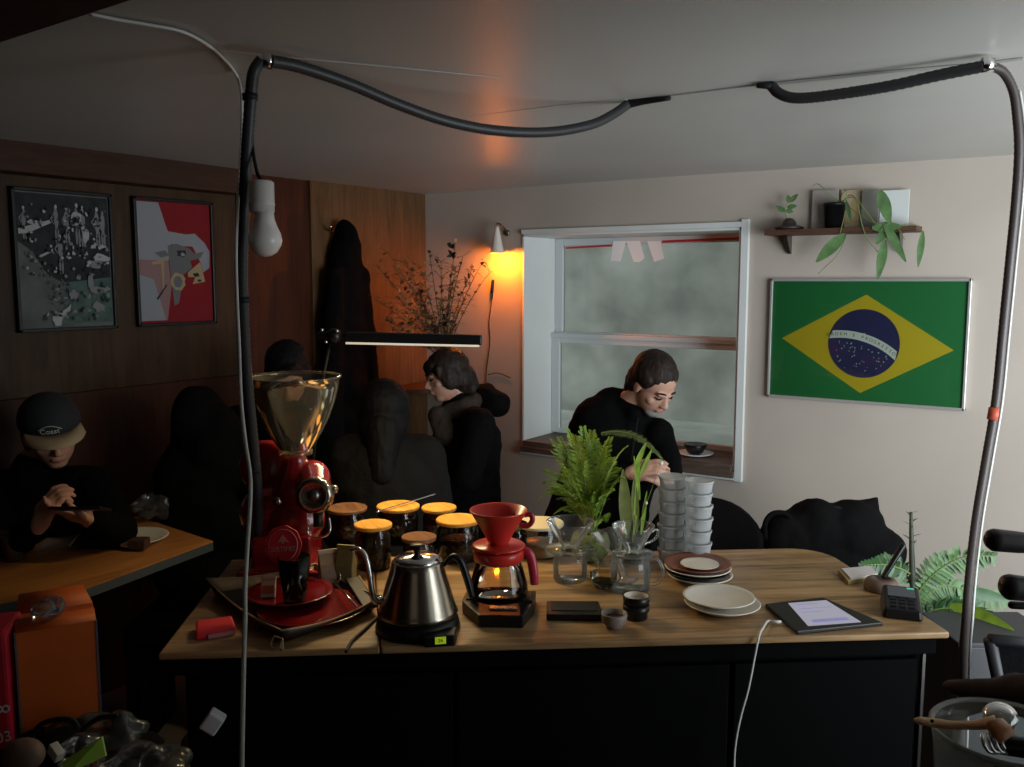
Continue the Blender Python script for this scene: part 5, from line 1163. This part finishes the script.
# ---- coat on the wall
T = thing('hanging_coat', 'long black coat hanging from a hook on the warm wood wall', 'coat', PX(345, 226, LX+.06))
g1 = MB()
def XP(x, y, o): return PX(x, y, LX+.03+o)
Mf = frame3((0, 1, 0), (-1, 0, 0), (0, 0, 1))
for x, y, rw, rz in ((345, 240, .055, .10), (347, 262, .09, .14), (348, 290, .12, .18), (349, 330, .135, .22), (350, 380, .15, .25), (351, 430, .165, .25), (352, 480, .17, .2)): g1.ell(XP(x, y, .075), (rw, .07, rz), Mf)
g1.cap(XP(343, 232, .06), XP(352, 246, .08), .035, .05); g1.cap(XP(362, 275, .10), XP(371, 420, .10), .045, .06); g1.cap(XP(335, 275, .10), XP(330, 420, .10), .04, .06)
part('coat_body', organic(g1, .012, 5, .035, .12), 'cloth', T, True)
mb = MB(); mb.tube([XP(331, 230, 0), XP(331, 230, .045), XP(331, 226, .06)], .006, 8, 0, 4); part('hook', mb, 'chrome', T, True)
# ---- dried flowers in the corner
vb = PD(445, 352, 4.25)
T = thing('corner_shelf', 'small dark corner shelf under the dried flowers', 'shelf', (LX+.03, BY, vb.z-.24))
mb = MB(); mb.prism([(0, 0, 0), (.42, 0, 0), (.40, -.06, 0), (.22, -.32, 0), (.05, -.50, 0), (0, -.50, 0)], (0, 0, .02)); part('board', mb, 'shelfwood', T); mb = MB(); mb.box((.2, -.012, -.02), (.38, .02, .04)); part('bracket', mb, 'shelfwood', T)
T = thing('dried_bouquet', 'airy bouquet of dried orange-brown branches in the corner near the wall lamp', 'dried flowers', (vb.x, vb.y, vb.z-.219))
mb = MB(); mb.lathe([(.001, 0), (.035, 0), (.05, .04), (.045, .09), (.022, .13), (.026, .15), (.022, .15), (.018, .12)], 28); part('vase', mb, 'stone', T)
g = random.Random(17); st_ = MB(); lf = MB(); B0 = vb-Vector((0, 0, .05))
tips = [(378, 268), (388, 252), (398, 275), (405, 262), (412, 290), (420, 268), (430, 258), (441, 262), (455, 250), (463, 256), (470, 275), (483, 262), (452, 285), (440, 300), (400, 300), (410, 320), (385, 320), (425, 310), (448, 312), (376, 300), (392, 330), (435, 328), (450, 330), (465, 300), (490, 272), (456, 268)]
for x, y in tips:
    d_ = 4.25+g.uniform(-.12, .08); tp = PD(x, y, d_); mid = (B0+tp)/2+RT*((x-430)*-.0008)+Vector((0, 0, .02))
    P = [B0*(1-t)**2+mid*(2*t*(1-t))+tp*t*t for t in [k/12 for k in range(13)]]; st_.tube(P, [.003*(1-.6*k/12) for k in range(13)], 5)
    hv = 1 if (y < 262 or x > 476) else 0
    for k in range(4, 13):
        for j in range(5 if not hv else 2):
            e = Vector((g.uniform(-1, 1), g.uniform(-1, 1), g.uniform(-.2, 1))).normalized()
            if k > 6 and g.random() < .5: q2 = P[k]+e*.035; st_.tube([P[k], q2], [.0012, .0008], 4)
            else: q2 = P[k]
            leafm(lf, q2, e, g.uniform(.020, .040), g.uniform(.007, .013), (0, 0, 1), .2, 0 if g.random() < .75 else 1)
for q in (PD(452, 248, 4.2), PD(453, 255, 4.2)): 
    for k in range(5): leafm(lf, q, (g.uniform(-1, 1), -.4, g.uniform(-.3, 1)), .035, .010, (0, -1, 0), .1, 1)
part('stem', st_, 'stem', T, True); part('dried_leaves', lf, ['dry', mat('dark_dried_leaf', (.06, .035, .02), .7)], T, True)

# ================================================================ people
def nrm(v): v = Vector(v); v.normalize(); return v
def head(mb, c, f, u, s=1.0):
    f = nrm(f); u = Vector(u); u = nrm(u-f*u.dot(f)); r = f.cross(u); Mh = frame3(r, f, u)
    def E(x, y, z, rx, ry, rz): mb.ell(c+Mh @ Vector((x, y, z))*s, (rx*s, ry*s, rz*s), Mh, 0, 24, 16)
    def K(a, b, r0, r1): mb.cap(c+Mh @ Vector(a)*s, c+Mh @ Vector(b)*s, r0*s, r1*s)
    E(0, -.012, .030, .076, .094, .086); E(0, .022, -.030, .062, .066, .082); E(0, .046, -.086, .034, .030, .026); E(0, .02, -.06, .052, .052, .045)
    K((0, .082, .004), (0, .103, -.030), .008, .012); E(-.010, .096, -.034, .009, .009, .008); E(.010, .096, -.034, .009, .009, .008)
    K((-.036, .076, .016), (-.012, .084, .013), .009, .009); K((.036, .076, .016), (.012, .084, .013), .009, .009)
    E(0, .084, -.056, .021, .010, .0055); E(0, .081, -.067, .018, .011, .006)
    E(-.042, .055, -.028, .018, .018, .018); E(.042, .055, -.028, .018, .018, .018)
    for sx in (-1, 1): E(sx*.077, -.005, -.008, .008, .019, .032)
    return Mh
def face_bits(T, c, Mh, s=1.0, hairm='hair'):
    for sx in (-1, 1):
        mb = MB(); mb.tube([c+Mh @ Vector((sx*.046, .072, .018))*s, c+Mh @ Vector((sx*.030, .086, .026))*s, c+Mh @ Vector((sx*.014, .089, .022))*s], [.0025*s, .004*s, .003*s], 8, 0, 3); part('eyebrow', mb, hairm, T, True)
        mb = MB(); mb.tube([c+Mh @ Vector((sx*.044, .070, -.001))*s, c+Mh @ Vector((sx*.031, .0835, -.005))*s, c+Mh @ Vector((sx*.018, .082, -.001))*s], [.002*s, .0035*s, .002*s], 8, 0, 3); part('eyelashes', mb, 'hairblack', T, True)
    mb = MB(); mb.tube([c+Mh @ Vector((-.020, .088, -.0615))*s, c+Mh @ Vector((0, .0945, -.0605))*s, c+Mh @ Vector((.020, .088, -.0615))*s], [.0025*s, .0042*s, .0025*s], 8, 0, 3); part('lips', mb, mat('lip_skin', (.36, .14, .11), .45), T, True)
def hand(mb, w_, d, n, side, curl=.6, s=1.0, spread=.12, ends=None):
    """w_: wrist, d: finger direction, n: back-of-hand normal, side: +1 thumb towards d x n"""
    d = nrm(d); n = nrm(Vector(n)-d*Vector(n).dot(d)); a = d.cross(n)*side; Mh = frame3(a, d, n)
    mb.ell(w_+d*.045*s, (.040*s, .054*s, .017*s), Mh); mb.cap(w_, w_+d*.02*s, .024*s, .027*s)
    for k, (off, ln) in enumerate(((.029, .070), (.010, .079), (-.009, .074), (-.027, .058))):
        b = w_+d*.082*s+a*off*s; cu = curl*(1+.12*k); dd = nrm(d+a*spread*(1.2-k*.8)/2)
        d1 = nrm(dd*math.cos(cu*.5)-n*math.sin(cu*.5)); d2 = nrm(dd*math.cos(cu*1.3)-n*math.sin(cu*1.3)); d3 = nrm(dd*math.cos(cu*2.0)-n*math.sin(cu*2.0))
        p1 = b+d1*ln*.45*s; p2 = p1+d2*ln*.32*s; p3 = p2+d3*ln*.25*s
        mb.cap(b-d*.012*s, p1, .0098*s, .0088*s); mb.cap(p1, p2, .0088*s, .0080*s); mb.cap(p2, p3, .0080*s, .0070*s)
    t0 = w_+d*.022*s+a*.026*s; t1 = t0+nrm(a*.85+d*.6-n*.25)*.036*s; t2 = t1+nrm(a*.35+d*.9-n*.35*(1+curl))*.030*s; t3 = t2+nrm(a*.05+d*.9-n*.5*(1+curl))*.022*s
    mb.cap(t0, t1, .013*s, .0105*s); mb.cap(t1, t2, .0105*s, .0092*s); mb.cap(t2, t3, .0092*s, .0078*s)
def figure_body(T, hc, f, u, neck, shl, shr, el, er, wl, wr, pelvis, knees, feet, skin, cloth_, s=1.0, hands=(None, None), pants='cloth', noise=.014, vox=.0055, extra=None, puff=1.0, cname='jacket'):
    """continuous body, then jacket and trousers over it; all points in world space"""
    b = MB(); Mh = head(b, hc, f, u, s)
    chest = (shl+shr)/2+Vector((0, 0, -.10)); waist = chest.lerp(pelvis, .55); fl = nrm(Mh @ Vector((0, -.3, -1)))
    b.cap(hc+Mh @ Vector((0, -.025, -.05))*s, neck, .052*s, .058*s); b.cap(neck, chest, .06*s, .10*s); b.cap(shl, shr, .048*s, .048*s)
    b.cap(chest, waist, .105*s, .095*s); b.cap(waist, pelvis, .10*s, .11*s)
    for sh, e_, w_, hd in ((shl, el, wl, hands[0]), (shr, er, wr, hands[1])):
        b.cap(sh, e_, .043*s, .034*s); b.cap(e_, w_, .035*s, .024*s)
        if hd: hand(b, w_, hd[0], hd[1], hd[2], hd[3], s)
    for kn, ft in zip(knees, feet):
        b.cap(pelvis+(kn-pelvis)*.12, kn, .07*s, .05*s); b.cap(kn, ft+Vector((0, 0, .07)), .048*s, .034*s)
        dn = nrm(Vector(((kn-pelvis).x, (kn-pelvis).y, 0))); b.cap(ft+Vector((0, 0, .035))-dn*.03, ft+dn*.12+Vector((0, 0, .03)), .034*s, .028*s)
    part('body', organic(b, vox, 3), skin, T, True, nofix=True)
    j = MB(); q = puff
    j.cap(neck+(chest-neck)*.12, chest, .075*q*s, .125*q*s); j.cap(shl, shr, .068*q*s, .068*q*s); j.cap(chest, waist, .135*q*s, .13*q*s); j.cap(waist, pelvis, .135*q*s, .145*q*s)
    j.ell(chest, (.17*q*s, .125*q*s, .16*q*s), frame3(nrm(shr-shl), nrm(shr-shl).cross(nrm(chest-neck)), nrm(neck-chest)) if 1 else None)
    for sh, e_, w_ in ((shl, el, wl), (shr, er, wr)):
        j.cap(sh, e_, .066*q*s, .055*q*s); j.cap(e_, e_.lerp(w_, .93), .055*q*s, .038*q*s)
    if extra: extra(j)
    part(cname, organic(j, .008, 4, noise, .09), cloth_, T, True, nofix=True)
    t = MB()
    for kn, ft in zip(knees, feet): t.cap(pelvis+(kn-pelvis)*.05, kn, .095*s, .07*s); t.cap(kn, ft+Vector((0, 0, .11)), .068*s, .052*s)
    t.cap(pelvis, pelvis+Vector((0, 0, .04)), .13*s, .12*s); part('trousers', organic(t, .010, 3, .008, .1), pants, T, True, nofix=True)
    for kn, ft in zip(knees, feet):
        dn = nrm(Vector(((kn-pelvis).x, (kn-pelvis).y, 0))); m2 = MB(); m2.cap(ft+Vector((0, 0, .045))-dn*.04, ft+dn*.14+Vector((0, 0, .036)), .046, .036); m2.cap(ft+Vector((0, 0, .05))-dn*.03, ft+Vector((0, 0, .10))-dn*.03, .046, .042); part('shoe', organic(m2, .007, 2), 'blackrubber', T, True, nofix=True)
    return Mh
def grd(v, z=0.0): return Vector((v.x, v.y, z))
RH = Vector((RT.x, RT.y, 0)); FH = nrm((FW.x, FW.y, 0)); ZU = Vector((0, 0, 1))

# --- person at the window
d_ = 3.50; hc = PD(654, 384, d_); f = RT*.42-UP*.62-FW*.58; u = RT*.30+UP*.70-FW*.58
pelvis = grd(PD(606, 560, d_+.10), .52)
T = thing('person', 'person with tied-back dark hair and black hooded top looking down by the window', 'person', grd(pelvis))
neck = PD(630, 404, d_+.10)
shl, shr = PD(600, 430, d_+.12), PD(658, 434, d_+.10); el, er = PD(588, 482, d_-.02), PD(668, 466, d_-.06); wl, wr = PD(628, 474, d_-.22), PD(672, 484, d_-.20)
def hood(j):
    j.cap(PD(626, 400, d_+.12), PD(634, 414, d_+.04), .050, .038); j.cap(PD(612, 404, d_+.14), PD(585, 430, d_+.14), .07, .075); j.cap(PD(600, 425, d_+.12), PD(606, 500, d_+.12), .12, .13); j.cap(PD(590, 470, d_+.08), PD(566, 545, d_), .11, .12); j.cap(PD(658, 436, d_+.04), PD(664, 470, d_-.02), .06, .05)
Mh = figure_body(T, hc, f, u, neck, shl, shr, el, er, wl, wr, pelvis, [pelvis+RH*.38-FH*.12+ZU*.0, pelvis+RH*.36+FH*.12], [grd(pelvis+RH*.40-FH*.14), grd(pelvis+RH*.36+FH*.12)], 'skin', 'cloth', 1.0,
   ((RH*.8-FH*.35+ZU*.35, ZU*.8-FH*.5, -1, .55), (-RH*.75-FH*.2+ZU*.45, ZU*.6-FH*.7, 1, .6)), extra=hood, cname='hooded_top')
face_bits(T, hc, Mh)
def hp_(x, y, z): return hc+Mh @ Vector((x, y, z))
h_ = MB(); h_.ell(hp_(0, -.022, .043), (.084, .098, .086), Mh); h_.ell(hp_(0, -.06, -.01), (.078, .060, .075), Mh)
for sx in (-1, 1): h_.ell(hp_(sx*.066, -.012, .038), (.024, .055, .045), Mh); h_.ell(hp_(sx*.068, -.04, -.02), (.018, .03, .04), Mh)
h_.cap(hp_(-.04, -.07, -.04), hp_(-.05, -.055, -.13), .036, .022); h_.cap(hp_(.03, -.075, -.04), hp_(.02, -.07, -.13), .036, .024)
part('hair', organic(h_, .005, 3, .006, .02), 'hair', T, True, nofix=True)
mb = MB(); mb.ell(hp_(0, .052, -.090), (.037, .034, .024), Mh); part('beard', organic(mb, .004, 2), mat('grey_stubble', (.20, .19, .17), .8), T, True, nofix=True)
mb = MB(); mb.tube([PD(638, 418, d_-.09), PD(634, 440, d_-.10), PD(631, 462, d_-.12)], .0035, 6, 0, 4); part('drawstring', mb, 'clothgrey', T, True)

# --- woman in profile
d_ = 3.95; hc = PD(446, 376, d_); f = -RT*.90-UP*.22-FW*.30; u = UP*.97-RT*.16
pelvis = grd(PD(468, 520, d_+.05), .50)
T = thing('person', 'person in profile wearing a brown scarf and black coat, left of the lamp cord', 'person', grd(pelvis))
neck = PD(458, 402, d_+.02); shl, shr = PD(480, 424, d_-.16), PD(462, 420, d_+.18)
def hoodw(j): j.cap(PD(486, 396, d_+.02), PD(497, 404, d_), .055, .06); j.cap(PD(470, 392, d_+.05), PD(488, 392, d_+.03), .035, .04); j.cap(PD(436, 450, d_), PD(424, 520, d_), .07, .10)
Mh = figure_body(T, hc, f, u, neck, shl, shr, PD(468, 480, d_-.20), PD(448, 475, d_+.18), PD(425, 500, d_-.10), PD(420, 498, d_+.06), pelvis, [pelvis-RH*.42-FH*.10, pelvis-RH*.42+FH*.10], [grd(pelvis-RH*.42-FH*.10), grd(pelvis-RH*.40+FH*.10)], 'skin2', 'clothcoat', .95,
   ((-RH+FH*.2, ZU, 1, .4), (-RH-FH*.2, ZU, -1, .4)), extra=hoodw, noise=.02, puff=1.1, cname='coat')
face_bits(T, hc, Mh, .95)
h_ = MB(); h_.ell(hp_(0, -.018, .040), (.086, .098, .084), Mh); h_.ell(hp_(0, -.055, -.02), (.082, .065, .08), Mh); h_.ell(hp_(0, .060, .052), (.058, .030, .034), Mh)
for sx in (-1, 1): h_.ell(hp_(sx*.070, .0, -.005), (.020, .045, .062), Mh); h_.cap(hp_(sx*.068, .045, .04), hp_(sx*.068, .05, .0), .016, .008)
h_.cap(hp_(0, -.08, -.02), hp_(0, -.10, -.10), .055, .04); part('hair', organic(h_, .005, 3, .008, .02), 'hair', T, True, nofix=True)
g1 = MB(); K = [neck+(-RH*math.cos(a)*.085+FH*math.sin(a)*.075)*1.0+ZU*(-.035*math.cos(a)-.022) for a in [k*math.pi/8 for k in range(17)]]
for a_, b_ in zip(K[:-1], K[1:]): g1.cap(a_, b_, .036, .036)
g1.cap(PD(438, 416, d_-.05), PD(446, 434, d_-.06), .045, .055)
part('scarf', organic(g1, .006, 3, .015, .04), 'scarf', T, True, nofix=True)
mb = MB(); mb.box(PD(493, 393, d_-.07), (.03, .004, .008), 0, Matrix.Rotation(.5, 3, 'Y')); part('hood_tag', mb, 'clothgrey', T, True)

# --- person seen from behind
d_ = 3.05; hc = PD(384, 414, d_); pelvis = grd(PD(388, 575, d_-.02), .50)
T = thing('person', 'person with long black hair seen from behind in a charcoal jacket beyond the jars', 'person', grd(pelvis))
neck = PD(384, 440, d_); shl, shr = PD(350, 456, d_), PD(424, 456, d_)
Mh = figure_body(T, hc, FW+UP*.0-RT*.1, UP, neck, shl, shr, PD(340, 530, d_+.04), PD(440, 530, d_+.04), PD(362, 545, d_+.25), PD(415, 545, d_+.25), pelvis, [pelvis+FH*.42-RH*.1, pelvis+FH*.42+RH*.1], [grd(pelvis+FH*.42-RH*.1), grd(pelvis+FH*.42+RH*.1)], 'skin', 'clothgrey', .90,
   ((FH+RH*.3, ZU, 1, .5), (FH-RH*.3, ZU, -1, .5)), noise=.02, puff=1.26)
h_ = MB(); h_.ell(hp_(0, -.02, .035), (.086, .10, .088), Mh); h_.ell(hp_(0, -.05, -.04), (.080, .065, .09), Mh); h_.cap(hp_(0, -.07, -.04), hp_(0, -.10, -.20), .062, .045)
for sx in (-1, 1): h_.cap(hp_(sx*.06, -.02, .0), hp_(sx*.04, -.07, -.14), .030, .024)
part('hair', organic(h_, .006, 4, .006, .02), 'hairblack', T, True, nofix=True)

# --- person behind the grinder hopper
d_ = 3.55; hc = PD(288, 374, d_); pelvis = grd(PD(270, 560, d_), .50)
T = thing('person', 'dark-haired person half hidden behind the clear grinder hopper', 'person', grd(pelvis))
neck = PD(282, 402, d_+.03); shl, shr = PD(240, 424, d_), PD(325, 424, d_+.02)
Mh = figure_body(T, hc, -FW*.75-UP*.55+RT*.15, UP*.8-FW*.55, neck, shr, shl, PD(335, 480, d_-.10), PD(225, 490, d_-.10), PD(300, 500, d_-.3), PD(262, 505, d_-.3), pelvis, [pelvis-FH*.42+RH*.1, pelvis-FH*.42-RH*.1], [grd(pelvis-FH*.42+RH*.1), grd(pelvis-FH*.42-RH*.1)], 'skin2', 'cloth', 1.0,
   ((-FH-RH*.3, ZU, 1, .5), (-FH+RH*.3, ZU, -1, .5)), noise=.02, puff=1.1)
face_bits(T, hc, Mh)
h_ = MB(); h_.ell(hp_(0, -.022, .043), (.086, .10, .086), Mh); h_.ell(hp_(0, -.06, -.02), (.082, .062, .08), Mh); h_.cap(hp_(-.02, .07, .07), hp_(.055, .075, .035), .024, .014); h_.cap(hp_(-.03, .07, .07), hp_(-.065, .05, .03), .022, .014)
for sx in (-1, 1): h_.ell(hp_(sx*.070, -.0, .0), (.020, .05, .06), Mh)
part('hair', organic(h_, .005, 3, .008, .02), 'hairblack', T, True, nofix=True)
# added dark mass that fills the near-black area left of them
g1 = MB(); 
for x, y, rw, rz in ((200, 425, .10, .14), (212, 455, .12, .20), (196, 490, .14, .2), (205, 530, .16, .18), (200, 570, .16, .14)): g1.ell(PD(x, y, 3.15), (rw, .12, rz), frame3(RT, Vector((-RT.y, RT.x, 0)), ZU))
bs = PD(203, 560, 3.15)
o = part('dark_mass', organic(g1, .012, 3, .05, .12), 'cloth', None, True); tag(o, 'added black mass filling the near-black area between the cafe table and the grinder', 'dark mass')
T = thing('bench', 'low dark bench under the added black mass', 'bench', (bs.x, bs.y, 0), YAW); zz_ = o.location.z
mb = MB(); mb.box((0, 0, zz_-.025), (.42, .36, .05)); part('seat', mb, 'black', T)
for x in (-1, 1): mb = MB(); mb.box((x*.2, 0, (zz_-.05)/2), (.05, .3, zz_-.05)); part('leg', mb, 'black', T)

# --- person with the cap at the left table
d_ = 2.92; hc = PD(51, 431, d_); f = RT*.55-UP*.42-FW*.72; u = RT*.10+UP*.88-FW*.45
pelvis = grd(PD(28, 560, d_+.05), .50)
T = thing('person', 'person in a dark cap with beige visor using a phone at the left', 'person', grd(pelvis))
neck = PD(36, 464, d_+.05); shl, shr = PD(-8, 492, d_+.04), PD(92, 486, d_+.04)
Mh = figure_body(T, hc, f, u, neck, shr, shl, PD(118, 532, d_-.14), PD(2, 548, d_-.16), PD(98, 521, d_-.33), PD(38, 528, d_-.35), pelvis, [pelvis-FH*.38+RH*.14, pelvis-FH*.38-RH*.06], [grd(pelvis-FH*.38+RH*.14), grd(pelvis-FH*.38-RH*.06)], 'skin2', 'cloth', 1.0,
   ((-RH*.85-FH*.2+ZU*.25, -ZU*.9-FH*.3, 1, .35), (RH*.35+ZU*.75+FH*.1, -FH*.7-RH*.5+ZU*.2, -1, .75)), noise=.02, puff=1.05)
face_bits(T, hc, Mh)
h_ = MB(); h_.ell(hp_(0, -.03, .02), (.083, .088, .08), Mh); h_.ell(hp_(0, -.06, -.03), (.076, .055, .07), Mh)
for sx in (-1, 1): h_.ell(hp_(sx*.072, -.01, -.01), (.016, .04, .05), Mh)
part('hair', organic(h_, .005, 3, .006, .02), 'hairblack', T, True, nofix=True)
# cap: crown, visor, logo
N_, K_ = 32, 9; vs = []
for j in range(K_+1):
    ph = math.pi/2*j/K_
    for i in range(N_): a = 2*math.pi*i/N_; vs.append(hp_(.092*math.cos(ph)*math.cos(a), -.008+.110*math.cos(ph)*math.sin(a), .034+.088*math.sin(ph)**.9))
mb = MB(); mb.add(vs, [(j*N_+i, j*N_+(i+1) % N_, (j+1)*N_+(i+1) % N_, (j+1)*N_+i) for j in range(K_) for i in range(N_)])
cp_ = part('cap_crown', mb, mat('navy_cap', (.012, .016, .020), .85), T, True, sol=.003)
vs = []
for i in range(17):
    a = math.radians(22+136*i/16); x, y = .090*math.cos(a), -.008+.108*math.sin(a); ex = 1-.10*abs(i-8)/8
    for t in (0, .5, 1): vs.append(hp_(x*(1+.10*t), y+(.078*t)*math.sin(a)**.6*ex, .040-.010*t-.016*(abs(x)/.09)**2*(.3+t)))
mb = MB(); mb.add(vs, [(3*i+j, 3*i+j+1, 3*i+j+4, 3*i+j+3) for i in range(16) for j in range(2)])
part('visor', mb, mat('beige_visor', (.36, .27, .16), .8), cp_, True, sol=.003)
me = text('Coast', .024, Matrix.Identity(4)); lm = Matrix.Translation(hp_(-.020, .103, .064)) @ (Mh @ Matrix(((-1, 0, 0), (0, -.25, 1), (0, 1, .25))).transposed()).to_4x4()
for v in me.vertices:
    x, y, z = v.co; a = math.pi/2+(x)/.10-.10*0; v.co = hp_(.0-(-.0)+.098*math.cos(a-.15)*1.0, -.008+.114*math.sin(a-.15), .056+y+z*.0)+(Mh @ Vector((0, .002+z*2, 0)))
part('cap_lettering', me, mat('pale_thread', (.45, .47, .46), .7), cp_, True)
ring = [hp_(.099*math.cos(a), -.008+.1165*math.sin(a), .060+.016*math.sin(math.pi*k/12)) for k, a in enumerate([math.radians(62+40*k/12-0) for k in range(13)])]
mb = MB(); mb.tube(ring, .0014, 6); part('cap_lettering', mb, mat('pale_thread_arc', (.42, .44, .43), .7), cp_, True)
mb = MB(); g1 = MB(); g1.cap(neck+Mh @ Vector((-.02, .06, .01)), neck+Mh @ Vector((.03, .055, .0)), .014, .014); part('collar', organic(g1, .004, 2), 'cream', T, True)
# phone in their hands
q = PD(80, 509, d_-.43); zq = nrm(ZU*.92+FH*.30); xq = nrm(RH-zq*RH.dot(zq)); Mz = frame3(-zq.cross(xq), xq, zq)
T = thing('phone', 'black smartphone held in the hands of the person with the cap', 'phone', q); T.rotation_euler = Mz.to_euler()
mb = MB(); mb.box((0, 0, 0), (.075, .145, .008)); part('case', mb, 'blackplastic', T, bev=.003); mb = MB(); mb.box((0, 0, .0045), (.066, .132, .001)); part('screen', mb, mat('dim_screen', (.02, .02, .03), .1), T)
